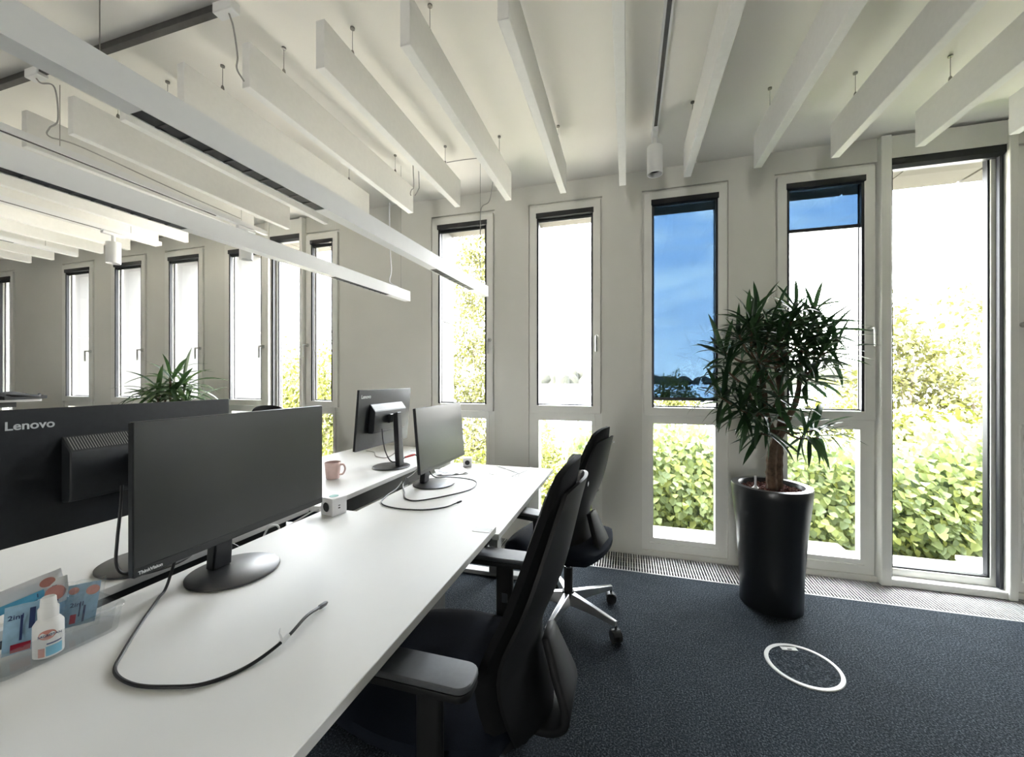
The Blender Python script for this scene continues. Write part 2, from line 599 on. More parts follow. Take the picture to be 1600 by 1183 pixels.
w = thing('window_20', 'added unseen window behind the camera that brightens the room', 'window', (RA, YB - 0.12, 0), kind='structure')
MB().ring(0.0, RB - RA, 0.15, 2.70, 0.06, -0.03, 0.03).build('frame', 'frame', w, smooth=False)
MB().box((RB - RA) / 2 - 0.03, (RB - RA) / 2 + 0.03, -0.029, 0.029, 0.21, 2.64).build('mullion', 'frame', w, smooth=False)
MB().box(0.06, RB - RA - 0.06, -0.004, 0.004, 0.21, 2.64).build('pane', 'glass', w, smooth=False)
portal(RA, RB, 0.15, 2.70, YB - 0.2, -1)

wlabel = {
    0: 'narrow window at the far left edge behind the raised white desk',
    1: 'tall narrow window, first of four at far left, nearest the raised desk',
    2: 'tall narrow window directly left of the bushy plant behind the monitor',
    3: 'tall narrow window directly right of the bushy plant behind the monitor',
    4: 'tall window with white reveal joined to the left side of the far glass door',
    6: 'slim window with yellow-green trees joined right of the far glass door',
    7: 'tall window showing a leafy poplar, behind the end of the hanging lamp',
    8: 'tall window with clear view of water, above the nearer chair back',
    9: 'tall window with its blue tinted film blind drawn almost fully down',
    10: 'tall window behind the big plant with film blind drawn a little way',
    12: 'window at the right picture edge, right of the big glass door'}


def handle(parent, hx, hz, side=1):
    """rosette and L-shaped lever on the sash"""
    h = MB().cyl((hx, -0.026, hz), (hx, -0.014, hz), 0.017, 16).build('handle', 'steel', parent)
    MB().tube(spline([(hx, -0.026, hz), (hx, -0.058, hz), (hx, -0.066, hz - 0.012), (hx, -0.066, hz - 0.115)], 5), 0.0075, 8).build('lever', 'steel', h)
    return h


def window(i, x0, w, film=None, hside=1):
    r = thing('window_%d' % (i + 1), wlabel[i], 'window', (x0, D, 0), kind='structure')
    MB().ring(0.0, w, WBOT, WTOP, 0.055, 0.020, 0.085).box(0.055, w - 0.055, 0.008, 0.085, 0.985, 1.045).build('frame', 'frame', r, smooth=False)
    MB().ring(0.013, w - 0.011, 1.047, 2.700, 0.057, -0.014, 0.060, wt=0.06, wb=0.058).build('sash', 'frame', r, bevel=0.003, seg=1)
    # black gasket round the sash opening: blind box and side guides
    bx0, bx1 = 0.068, w - 0.066
    MB().prism([(-0.020, 2.643), (0.040, 2.643), (0.040, 2.600), (0.0, 2.598), (-0.020, 2.606)], bx0 - 0.003, bx1 + 0.003, 'x').build('blind_box', 'blackrail', r, smooth=False)
    if film is None:
        MB().cyl((bx0 + 0.012, 0.012, 2.588), (bx1 - 0.012, 0.012, 2.588), 0.013, 14).build('rolled_blind', 'darkmetal', r)
    for a in (bx0, bx1 - 0.017):
        MB().box(a, a + 0.017, -0.008, 0.020, 1.100, 2.598).build('guide_rail', 'blackrail', r, smooth=False)
    MB().ring(bx0 + 0.001, bx1 - 0.001, 1.106, 2.641, 0.010, 0.046, 0.053).build('gasket', 'blackrail', r, smooth=False)
    MB().box(bx0, bx1, 0.054, 0.059, 1.105, 2.642).build('pane', 'glass', r, smooth=False)
    MB().box(0.078, w - 0.078, 0.055, 0.061, 0.130, 1.002).build('pane', 'glass', r, smooth=False)
    MB().ring(0.052, w - 0.052, 0.100, 1.020, 0.029, 0.012, 0.070, wb=0.032).build('bead', 'frame', r, smooth=False)
    handle(r, (w - 0.040) if hside > 0 else 0.036, 1.640)
    if film is not None:
        MB().box(bx0 + 0.014, bx1 - 0.014, 0.0125, 0.0135, film, 2.606).build('film_blind', 'film', r, smooth=False)
        MB().box(bx0 + 0.010, bx1 - 0.010, 0.006, 0.020, film - 0.022, film).build('blind_bar', 'blackrail', r, smooth=False)
    return r


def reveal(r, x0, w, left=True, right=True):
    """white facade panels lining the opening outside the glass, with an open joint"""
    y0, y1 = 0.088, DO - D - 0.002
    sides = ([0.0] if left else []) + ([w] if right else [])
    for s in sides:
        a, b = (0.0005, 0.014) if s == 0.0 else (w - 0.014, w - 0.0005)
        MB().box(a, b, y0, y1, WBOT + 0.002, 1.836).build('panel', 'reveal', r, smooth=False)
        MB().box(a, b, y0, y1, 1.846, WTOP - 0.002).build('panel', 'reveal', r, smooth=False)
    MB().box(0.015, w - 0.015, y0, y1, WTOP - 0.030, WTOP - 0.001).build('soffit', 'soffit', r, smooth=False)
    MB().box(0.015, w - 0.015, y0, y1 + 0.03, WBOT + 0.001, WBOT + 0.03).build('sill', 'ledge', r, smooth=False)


for i, (x0, w, k) in enumerate(WIN):
    if k in ('full', 'narrow'):
        r = window(i, x0, w, film={9: 1.180, 10: 2.335}.get(i), hside=-1 if k == 'narrow' else 1)
        bay = i in (4, 6, 10, 12)
        reveal(r, x0, w, left=(not bay) or i in (4, 10), right=(not bay) or i in (6, 12))
        portal(x0, x0 + w, 0.05, 2.70, DO - 0.03, 1)


def door(i, n, x0, w, post, label):
    r = thing('door_%d' % n, label, 'door', (x0, D, 0), kind='structure')
    ztop = 2.867
    # box frame standing proud of the wall
    MB().box(0.0, post, -0.045, 0.098, 0.002, ztop).build('post', 'frame', r, bevel=0.003, seg=1)
    MB().box(w - post * 0.72, w, -0.045, 0.098, 0.002, ztop).build('post', 'frame', r, bevel=0.003, seg=1)
    a, b = post, w - post * 0.72
    MB().box(a, b, -0.030, 0.098, 2.722, ztop - 0.004).build('head_panel', 'frame', r, smooth=False)
    MB().box(a, b, -0.035, 0.20, 0.002, 0.045).build('threshold', 'frame', r, bevel=0.003, seg=1)
    MB().ring(a, b, 0.046, 2.72, 0.038, 0.030, 0.090, wb=0.045).build('leaf_frame', 'frame', r, smooth=False)
    MB().prism([(-0.026, 2.722), (0.050, 2.722), (0.050, 2.668), (0.0, 2.662), (-0.026, 2.680)], a + 0.002, b - 0.002, 'x').build('blind_box', 'blackrail', r, smooth=False)
    for q in (a + 0.002, b - 0.022):
        MB().box(q, q + 0.020, -0.005, 0.018, 0.05, 2.67).build('guide_rail', 'blackrail', r, smooth=False)
    MB().ring(a + 0.036, b - 0.036, 0.088, 2.685, 0.012, 0.040, 0.075).build('gasket', 'blackrail', r, smooth=False)
    MB().box(a + 0.04, b - 0.04, 0.060, 0.066, 0.09, 2.68).build('pane', 'glass', r, smooth=False)
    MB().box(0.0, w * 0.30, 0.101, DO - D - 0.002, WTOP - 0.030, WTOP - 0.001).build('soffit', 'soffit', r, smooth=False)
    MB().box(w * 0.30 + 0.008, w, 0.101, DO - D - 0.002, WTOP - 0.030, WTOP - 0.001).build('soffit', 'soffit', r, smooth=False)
    portal(x0 + a, x0 + b, 0.05, 2.70, DO - 0.03, 1)
    return r


door(5, 1, -3.445, 0.455, 0.045, 'far narrow glass door between two windows, behind the hanging lamp')
door(11, 2, 1.555, 0.665, 0.055, 'tall glass door with black blind box at the right, facing the hedge')
# outside ledge and soffit joints of the two wide bays
o = MB().box(-12, 6, DO + 0.001, DO + 0.14, -0.30, -0.02).build('trim_1', 'ledge', smooth=False)
tag(o, 'pale stone ledge running outside under the windows', 'ledge', kind='structure')

# floor convector grille in front of the windows
g = thing('convector_grille', 'long metal floor grille with cross slats along the window wall', 'grille', (0, 0, 0))
MB().box(XL, XR, 2.8325, D - 0.002, -0.30, -0.10).build('pit', 'pit', g, smooth=False)
MB().box(XL, XR, 2.8325, 2.840, -0.10, 0.002).build('edge_strip', 'slat', g, smooth=False)
MB().box(XL, XR, D - 0.010, D - 0.0015, -0.10, 0.000).build('edge_strip', 'slat', g, smooth=False)
for yy in (2.91, 2.985, 3.06):
    MB().cyl((XL, yy, -0.009), (XR, yy, -0.009), 0.003, 6).build('rod', 'slat', g)
sl_me = MB().box(-0.0034, 0.0034, 2.841, D - 0.011, -0.005, 0.0).mesh('slat', 'slat', smooth=False)
pitch = 0.0178
nsl = 0
xs = -0.80
while xs < 2.62 and nsl < 280:
    link('slat', sl_me, g, (xs, 0, 0))
    xs += pitch
    nsl += 1
rest = MB()
q = -0.80 - pitch
while q > -8.2:
    rest.box(q - 0.0034, q + 0.0034, 2.841, D - 0.011, -0.005, 0.0)
    q -= pitch
while xs < XR - 0.02:
    rest.box(xs - 0.0034, xs + 0.0034, 2.841, D - 0.011, -0.005, 0.0)
    xs += pitch
tag(rest.build('slats_beyond', 'slat', g, smooth=False), kind='stuff')

# ------------------------------------------------------------------ ceiling baffles
BX0, BP = -0.028, 0.381
ordn = ['first', 'second', 'third', 'fourth', 'fifth', 'sixth', 'seventh', 'eighth', 'ninth', 'tenth', 'eleventh', 'twelfth', 'thirteenth', 'fourteenth', 'fifteenth', 'sixteenth', 'seventeenth', 'eighteenth']
BZ0, BZ1, BY0, BY1 = 2.553, 2.745, 1.298, 2.632
board_me = MB().box(-0.021, 0.021, BY0, BY1, BZ0, BZ1).mesh('board', 'baffle', bevel=0.002, seg=1)
wire_me = MB().cyl((0, 0, BZ1 + 0.03), (0, 0, ZC), 0.0014, 6).lathe([(0.010, ZC - 0.008), (0.010, ZC - 0.0005)], n=10).mesh('wire', 'wire')
grip_me = MB().lathe([(0.002, 0.036), (0.006, 0.030), (0.008, 0.018), (0.005, 0.010), (0.005, 0.0)], (0, 0, BZ1 - 0.002), 10).mesh('wire_gripper', 'wire')
for k in range(-16, 6):
    if k <= 0:
        lab = 'white hanging ceiling baffle, %s to the left of the central spotlight track' % ordn[-k]
    else:
        lab = 'white hanging ceiling baffle, %s to the right of the central spotlight track' % ordn[k - 1]
    b = thing('ceiling_baffle', lab, 'baffle', (BX0 + BP * k, 0, 0), group='white ceiling baffles')
    link('board', board_me, b)
    for yy in (1.492, 2.425):
        wv = link('suspension_wire', wire_me, b, (0, yy, 0))
        link('wire_gripper', grip_me, wv)

# ------------------------------------------------------------------ tracks, spots
t = thing('ceiling_track', 'dark spotlight track on the ceiling running towards the tinted window', 'track', (0.165, 0, 0))
MB().box(-0.019, 0.019, 0.2, 2.675, ZC - 0.030, ZC - 0.001).build('rail', 'lampwhite', t, smooth=False)
MB().box(-0.009, 0.009, 0.2, 2.655, ZC - 0.0325, ZC - 0.0302).build('slot', 'track', t, smooth=False)


def spot(label, x, y, zt, r=0.046, h=0.172, drop=0.03):
    s = thing('track_spotlight', label, 'spotlight', (x, y, 0), group='white track spotlights')
    MB().box(-0.016, 0.016, -0.075, 0.075, zt - drop, zt - 0.001).build('adapter', 'lampwhite', s, bevel=0.002, seg=1)
    MB().cyl((0, 0, zt - drop - 0.07), (0, 0, zt - drop - 0.0005), 0.013, 12).build('stem', 'lampwhite', s)
    z1 = zt - drop - 0.055
    bd = MB().lathe([(r * 0.96, 0), (r, -0.004), (r, -h), (r - 0.004, -h), (r - 0.006, -h + 0.03)], (0, 0, z1), 28, cap=False).lathe([(0.0, 0), (r * 0.96, 0)], (0, 0, z1), 28, cap=False).build('body', 'lampwhite', s)
    MB().lathe([(r - 0.0062, 0), (0.0, 0.0)], (0, 0, z1 - h + 0.03), 28, cap=False).build('lens', 'louvre', bd)


spot('white cylinder spotlight hanging at the end of the central ceiling track', 0.165, 2.615, ZC - 0.033)

t = thing('cross_track', 'dark grey lighting track crossing the ceiling behind the hanging lamps', 'track', (0, 1.25, 0))
MB().box(-6.5, -1.651, -0.014, 0.014, ZC - 0.030, ZC - 0.001).build('rail', 'track', t, smooth=False)
for xx in (-1.60, -2.86, -4.0):
    MB().box(xx - 0.05, xx + 0.05, -0.022, 0.022, ZC - 0.045, ZC - 0.0325 + 0.031).build('feed_box', 'lampwhite', t, bevel=0.003, seg=1)

for (tx, y1, ys, lab, slab_) in ((-2.89, 2.60, 2.42, 'white suspended track nearest the second hanging lamp', 'white spotlight half hidden behind the second hanging lamp'),
                                 (-4.03, 2.54, 2.20, 'white suspended track left of the second hanging lamp', 'white cylinder spotlight above the left windows'),
                                 (-5.175, 2.54, None, 'white suspended track furthest to the left under the baffles', None)):
    t = thing('suspended_track', lab, 'track', (tx, 0, 0), group='white suspended tracks')
    MB().box(-0.019, 0.019, 0.3, y1, 2.512, 2.545).build('rail', 'lampwhite', t, smooth=False)
    MB().box(-0.007, 0.007, 0.3, y1 - 0.42, 2.5095, 2.5118).build('slot', 'track', t, smooth=False)
    for yy in (1.35, y1 - 0.22):
        MB().cyl((0, yy, 2.545), (0, yy, ZC - 0.001), 0.0015, 6).build('suspension_wire', 'wire', t)
    if slab_:
        spot(slab_, tx, ys, 2.508, drop=0.022)

# feed cords
o = MB().tube(spline([(-1.585, 1.25, 2.835), (-1.575, 1.262, 2.78), (-1.60, 1.30, 2.70), (-1.585, 1.285, 2.63), (-1.560, 1.297, 2.58)], 8), 0.0035, 6).build('feed_cord', 'cordgrey')
tag(o, 'grey cord hanging from the track end to a baffle at top left', 'cord')
o = MB().tube(spline([(-2.86, 1.25, 2.832), (-2.80, 1.24, 2.79), (-2.74, 1.26, 2.77), (-2.745, 1.275, 2.62), (-2.80, 1.27, 2.585), (-2.82, 1.28, 2.55), (-2.80, 1.40, 2.556), (-2.84, 1.9, 2.553), (-2.86, 2.35, 2.552)], 8), 0.0035, 6).build('feed_cord', 'cordgrey')
tag(o, 'grey cord dropping from the cross track onto the left suspended track', 'cord')
# hanging cable ends between two baffles
for i, (pts, lab) in enumerate((([(-1.37, 2.36, 2.60), (-1.385, 2.36, 2.585), (-1.395, 2.36, 2.56), (-1.39, 2.36, 2.545)], 'short bent cable end hanging between two baffles, the left one'),
                                ([(-1.335, 2.37, 2.605), (-1.34, 2.37, 2.585), (-1.355, 2.37, 2.56), (-1.368, 2.37, 2.545)], 'short bent cable end hanging between two baffles, the right one'))):
    p2 = spline([(pts[0][0] - 0.01, pts[0][1], ZC - 0.001), (pts[0][0] - 0.004, pts[0][1], 2.72)] + pts, 6)
    tag(MB().tube(p2, 0.003, 6).build('cable_end', 'cordgrey'), lab, 'cable')


# ------------------------------------------------------------------ hanging lamps
def lamp(x_near, y_near, x_far, y_far, label, segs, cordat, cord, cr_, cm_):
    """linear pendant: edges given for the right lower edge"""
    ang = math.atan2(-(x_far - x_near), y_far - y_near)
    L = math.hypot(x_far - x_near, y_far - y_near)
    W, Hh = 0.050, 0.072
    r = thing('linear_pendant_lamp', label, 'lamp', (x_near, y_near, 1.90), ang, group='hanging linear lamps')
    c = MB()
    # hollow housing: top, sides, and bottom strips left open over the louvres
    c.box(-W, 0, 0, L, 0.020, Hh)
    c.box(-W, -W + 0.004, 0, L, 0, 0.020).box(-0.004, 0, 0, L, 0, 0.020)
    prev = 0.0
    for a, b in segs:
        c.box(-W + 0.004, -0.004, prev, a, 0, 0.020)
        prev = b
    c.box(-W + 0.004, -0.004, prev, L, 0, 0.020)
    c.build('housing', 'lampwhite', r, smooth=False)
    for a, b in segs:
        lo = MB().box(-W + 0.0042, -0.0042, a + 0.0002, b - 0.0002, 0.0022, 0.0198).build('louvre_insert', 'louvre', r, smooth=False)
        n = max(3, int((b - a) / 0.052))
        for k in range(1, n):
            yy = a + (b - a) * k / n
            MB().box(-W + 0.0044, -0.0044, yy - 0.004, yy + 0.004, 0.0004, 0.0021).build('blade', 'louvreblade', lo, smooth=False)
    for yy in cordat:
        MB().cyl((-W / 2, yy, Hh), (-W / 2, yy, ZC - 1.90 - 0.001), 0.0011, 6).build('suspension_wire', 'wire', r)
    inv = (Matrix.Translation((x_near, y_near, 1.90)) @ Matrix.Rotation(ang, 4, 'Z')).inverted()
    MB().tube(spline(cord, 8), cr_, 6).xf(inv).build('power_cord', cm_, r)
    return r


lamp(-1.016, 0.20, -0.944, 2.648, 'long white hanging lamp bar nearest the camera, over the near desks', [(0.40, 0.925), (1.705, 2.22)], (0.34, 2.36),
     [(-1.16, 2.425, 2.765), (-1.05, 2.43, 2.768), (-0.93, 2.43, 2.762), (-0.835, 2.44, 2.758), (-0.86, 2.45, 2.50), (-0.93, 2.47, 2.45), (-0.945, 2.49, 2.3), (-0.952, 2.50, 2.05), (-0.958, 2.55, 1.985), (-0.968, 2.60, 1.972)], 0.0028, 'cordgrey')
lamp(-1.668, 0.20, -1.561, 2.640, 'long white hanging lamp bar farther left, over the opposite desks', [(0.40, 0.925), (1.69, 2.205)], (0.34, 2.36),
     [(-1.60, 2.425, 2.55), (-1.60, 2.43, 2.40), (-1.602, 2.44, 2.2), (-1.60, 2.45, 2.08), (-1.625, 2.47, 2.01), (-1.60, 2.53, 1.985), (-1.588, 2.58, 1.972)], 0.004, 'cordclear')


# ------------------------------------------------------------------ desks
def desk(label, x0, x1, y0, y1, z, tray_side, handset=False, front=1):
    r = thing('desk', label, 'desk', ((x0 + x1) / 2, (y0 + y1) / 2, 0))
    hx, hy = (x1 - x0) / 2, (y1 - y0) / 2
    tp = MB().box(-hx, hx, -hy, hy, z - 0.025, z).build('desk_top', 'desk', r, bevel=0.0015, seg=1)
    for s in (-1, 1):
        yy = s * (hy - 0.16)
        MB().box(-0.03, 0.03, yy - 0.045, yy + 0.045, 0.03, z - 0.055).box(-0.025, 0.025, yy - 0.04, yy + 0.04, z - 0.0549, z - 0.0255).build('leg', 'greymetal', r, bevel=0.003, seg=1)
        MB().box(-hx + 0.06, hx - 0.06, yy - 0.035, yy + 0.035, 0.002, 0.0295).build('foot', 'greymetal', r, bevel=0.004, seg=1)
    MB().box(-0.0245, 0.0245, -hy + 0.2005, hy - 0.2005, z - 0.054, z - 0.0262).build('crossbar', 'darkmetal', r, smooth=False)
    # dark cable tray under the edge over the gap
    tx = tray_side * (hx - 0.012)
    ix = tray_side * (hx - 0.115)
    xa, xb = min(tx, ix), max(tx, ix)
    ct = MB()
    ct.box(xa, xb, -hy + 0.12, hy - 0.12, z - 0.100, z - 0.096)
    ct.box(tx - 0.0015, tx + 0.0015, -hy + 0.12, hy - 0.12, z - 0.096, z - 0.0255)
    ct.box(ix - 0.0015, ix + 0.0015, -hy + 0.12, hy - 0.12, z - 0.096, z - 0.03)
    ct.build('cable_tray', 'darkmetal', r, smooth=False)
    if handset:
        MB().box(hx - 0.075, hx - 0.004, hy - 0.072, hy - 0.030, z, z + 0.0015).build('control_plate', 'greymetal', r, bevel=0.0006, seg=1)
        MB().box(hx - 0.10, hx - 0.01, hy - 0.09, hy - 0.02, z - 0.048, z - 0.0255).build('control_box', 'darkmetal', r, bevel=0.003, seg=1)
    return r


ZA, ZD, ZB = 0.735, 0.700, 0.735
desk('white desk in the foreground with the long looped black cable on it', -1.298, -0.497, 0.22, 1.487, ZA, -1, handset=True)
desk('white desk by the windows, slightly lower, behind the foreground desk', -1.215, -0.490, 1.500, 2.690, ZD, -1)
desk('white desk at far left carrying the big dark monitor back', -2.19, -1.395, 0.0, 1.480, ZB, 1)
desk('white desk with the pink mug, against the window wall', -2.20, -1.350, 1.492, 3.04, ZB, 1)


# ------------------------------------------------------------------ monitors
def monitor(label, base, face, pw, z_bot, z_top, dpan, zd, tilt=0.0, front_logo=False, pivot=0.55):
    """base centre (x,y) on desk height zd; face = yaw so that local +y looks out of the screen"""
    r = thing('monitor', label, 'monitor', (base[0], base[1], zd), face, group='desktop monitors')
    h = z_top - z_bot
    zc_ = (z_top + z_bot) / 2 - zd
    # panel-local: x width, y out of screen, z up, origin at panel centre front
    T = Matrix.Translation((0, dpan, zc_)) @ Matrix.Rotation(R(tilt), 4, 'X')
    hw, hh = pw / 2, h / 2
    MB().prism(rbox_poly(hw, hh, 0.004, 2), -0.017, -0.0015).xf(T).build('panel_shell', 'monitor', r, bevel=0.0012, seg=1)
    fr = MB().box(-hw + 0.0015, hw - 0.0015, -0.0014, 0.0, -hh + 0.0015, -hh + 0.020).xf(T).build('lower_bezel', 'bezel', r, smooth=False)
    sc = MB().box(-hw + 0.002, hw - 0.002, -0.0014, -0.0004, -hh + 0.0212, hh - 0.002).xf(T).build('screen', 'screen', r, smooth=False)
    # rear housing with sloped top holding the vents
    bh = MB()
    prof = [(-0.0172, 0.096), (-0.0172, -0.090), (-0.052, -0.086), (-0.058, -0.072), (-0.058, 0.052)]
    bh.prism(prof, -0.180, 0.180, 'x')
    hs = bh.xf(T).build('rear_housing', 'monitor', r, bevel=0.003, seg=1)
    vb = MB()
    for k in range(56):
        x_ = -0.170 + 0.340 * k / 55
        for (a0, a1) in ((0.12, 0.88),):
            y0, z0 = -0.0172 + (-0.058 + 0.0172) * a0, 0.096 + (0.052 - 0.096) * a0
            y1, z1 = -0.0172 + (-0.058 + 0.0172) * a1, 0.096 + (0.052 - 0.096) * a1
            n_ = (-0.0005, 0.0005)
            vb.add([(x_ - 0.0009, y0 + n_[0], z0 + n_[1]), (x_ + 0.0009, y0 + n_[0], z0 + n_[1]), (x_ + 0.0009, y1 + n_[0], z1 + n_[1]), (x_ - 0.0009, y1 + n_[0], z1 + n_[1])], [(0, 1, 2, 3)])
    tag(vb.xf(T).build('vent_slots', 'greymetal', hs, smooth=False), kind='stuff')
    # stand: pivot, column, foot plate
    col_y = dpan - 0.105
    MB().box(-0.045, 0.045, -0.080, -0.0585, -0.030, 0.030).xf(T).build('pivot', 'monitor', r, bevel=0.004, seg=1)
    top_z = zc_ + 0.035
    cy0 = -0.062
    c = MB()
    c.add([(-0.030, cy0 - 0.016, 0.0083), (0.030, cy0 - 0.016, 0.0083), (0.030, cy0 + 0.016, 0.0083), (-0.030, cy0 + 0.016, 0.0083),
           (-0.024, col_y - 0.014, top_z), (0.024, col_y - 0.014, top_z), (0.024, col_y + 0.022, top_z - 0.012), (-0.024, col_y + 0.022, top_z - 0.012)],
          [(0, 3, 2, 1), (4, 5, 6, 7), (0, 1, 5, 4), (1, 2, 6, 5), (2, 3, 7, 6), (3, 0, 4, 7)])
    c.build('column', 'monitor', r, bevel=0.004, seg=1)
    MB().lathe([(0.108, 0.0005), (0.120, 0.002), (0.120, 0.0065), (0.117, 0.008)], n=48).build('foot_plate', 'standbase', r, angle=50)
    # lettering on the back (top left as seen from behind)
    Tb = T @ Matrix.Translation((-hw + 0.022, -0.0174, hh - 0.052)) @ Matrix.Rotation(R(90), 4, 'X')
    text('logo_lettering', 'Lenovo', 0.031, 'logo', r, Tb, 0.0006, 0.0006)
    if front_logo:
        Tf = T @ Matrix.Translation((hw - 0.010, 0.0003, -hh + 0.0060)) @ Matrix.Rotation(math.pi, 4, 'Z') @ Matrix.Rotation(R(90), 4, 'X')
        text('front_lettering', 'ThinkVision', 0.0105, 'logo', fr, Tf, 0.0003, 0.0003)
    return r


monitor('dark monitor facing right on the foreground desk, screen switched off', (-1.142, 0.918), R(-90), 0.585, 0.862, 1.220, 0.062, ZA, tilt=0.0, front_logo=True)
monitor('big dark monitor seen from behind at the left picture edge', (-1.475, 0.892), R(90), 0.615, 0.886, 1.239, 0.062, ZB, tilt=0.0)
monitor('smaller monitor seen from behind with stand column, in front of the window wall', (-1.500, 2.300), R(90), 0.585, 0.880, 1.252, 0.060, ZB, tilt=5.0)
monitor('monitor facing right on the window desk, its screen catching pale light', (-1.090, 2.105), R(-90), 0.575, 0.823, 1.166, 0.060, ZD, tilt=5.0)


# ------------------------------------------------------------------ cables on desks
def cable(label, pts, r, m, name='cable', tip=None, n=10):
    P = spline(pts, n)
    o = thing(name, label, 'cable')
    MB().tube(P, r, 8).build('cord', m, o)
    if tip:
        d = (P[-1] - P[-2]).normalized()
        MB().tube([P[-1] - d * 0.002, P[-1] + d * 0.002, P[-1] + d * tip * 0.75, P[-1] + d * tip], [r, r * 1.6, r * 1.6, r * 0.9], 8).build('plug', m, o)
    return o


z = ZA + 0.0042
cb = cable('long black cable looping over the front of the foreground desk',
      [(-1.15, 0.80, ZA + 0.19), (-1.195, 0.795, ZA + 0.10), (-1.215, 0.780, z + 0.008), (-1.19, 0.745, z), (-1.115, 0.665, z), (-1.03, 0.58, z), (-0.975, 0.535, z),
       (-0.90, 0.522, z), (-0.83, 0.536, z), (-0.771, 0.562, z), (-0.735, 0.620, z), (-0.717, 0.692, z + 0.012), (-0.726, 0.760, z + 0.020), (-0.737, 0.815, z + 0.010)], 0.0036, 'blackcable', tip=0.035)
tie = MB().tube([(-0.7175, 0.682, z + 0.011), (-0.7180, 0.702, z + 0.014)], 0.0060, 8).tube([(-0.7172, 0.684, z + 0.016), (-0.722, 0.682, z + 0.032), (-0.717, 0.680, z + 0.044)], [0.003, 0.0016, 0.0008], 6)
tie.build('tie_wrap', 'whitecable', cb)
z = ZD + 0.004
cable('black cable making two loops below the pale-lit monitor',
      [(-1.09, 2.00, ZD + 0.17), (-1.07, 2.06, ZD + 0.06), (-1.02, 2.16, z + 0.03), (-0.94, 2.26, z), (-0.86, 2.20, z), (-0.835, 2.06, z), (-0.90, 1.92, z), (-1.01, 1.79, z), (-1.09, 1.80, z),
       (-1.16, 1.90, z), (-1.225, 1.99, z + 0.01), (-1.235, 2.04, z + 0.04)], 0.0034, 'blackcable')
cable('black cable lying in a wide curve on the window desk, plug to the right',
      [(-1.25, 2.02, z + 0.02), (-1.235, 1.94, z), (-1.215, 1.82, z), (-1.165, 1.70, z), (-1.06, 1.655, z), (-0.93, 1.665, z), (-0.84, 1.73, z), (-0.805, 1.80, z + 0.004)], 0.0034, 'blackcable', tip=0.03)
z = ZB + 0.004
cable('black cable hanging below the big monitor back at left',
      [(-1.455, 0.815, 1.00), (-1.435, 0.80, 0.93), (-1.43, 0.79, 0.85), (-1.425, 0.785, 0.78), (-1.415, 0.80, z + 0.010), (-1.40, 0.85, z + 0.012), (-1.395, 0.93, z + 0.008), (-1.38, 1.02, z + 0.004), (-1.362, 1.08, z - 0.01), (-1.352, 1.12, 0.69)], 0.0042, 'blackcable')
c2 = cable('black cable with red plug draped from the far monitor over the desk edge',
      [(-1.490, 2.18, 1.00), (-1.470, 2.16, 0.94), (-1.455, 2.165, 0.86), (-1.45, 2.22, 0.79), (-1.45, 2.32, 0.775), (-1.44, 2.40, 0.79), (-1.41, 2.45, 0.792), (-1.375, 2.46, z + 0.010), (-1.36, 2.43, z + 0.001), (-1.344, 2.38, 0.725), (-1.338, 2.30, 0.70), (-1.336, 2.22, 0.69)], 0.0040, 'blackcable')
MB().tube([(-1.445, 2.375, 0.786), (-1.412, 2.447, 0.793)], 0.0062, 8).build('red_plug', 'red', c2)
cable('thin grey cable trailing behind the far monitor',
      [(-1.56, 2.50, 0.87), (-1.60, 2.53, 0.80), (-1.68, 2.52, z + 0.006), (-1.80, 2.56, z), (-1.92, 2.70, z), (-2.02, 2.74, z)], 0.0032, 'cordgrey')
z = ZD + 0.0018
cable('thin white cable tangled near the window end of the desk',
      [(-1.00, 2.56, z), (-0.95, 2.62, z + 0.004), (-0.90, 2.52, z), (-0.84, 2.42, z), (-0.78, 2.50, z + 0.004), (-0.80, 2.60, z), (-0.88, 2.64, z + 0.004), (-0.76, 2.56, z), (-0.66, 2.46, z), (-0.70, 2.40, z), (-0.63, 2.50, z + 0.02), (-0.615, 2.56, z + 0.035)], 0.0016, 'whitecable')
cable('white power cord running from the near cube into the gap between desks',
      [(-1.268, 1.415, ZA + 0.028), (-1.29, 1.39, ZA + 0.018), (-1.325, 1.33, ZA - 0.01), (-1.340, 1.24, ZA - 0.03), (-1.335, 1.15, ZA - 0.05)], 0.0035, 'whitecable')
cable('white cord with loose loop in the gap beside the foreground desk',
      [(-1.33, 1.26, ZA - 0.04), (-1.318, 1.24, ZA + 0.004), (-1.322, 1.21, ZA + 0.016), (-1.335, 1.20, ZA - 0.005), (-1.330, 1.17, ZA - 0.05)], 0.004, 'whitecable')


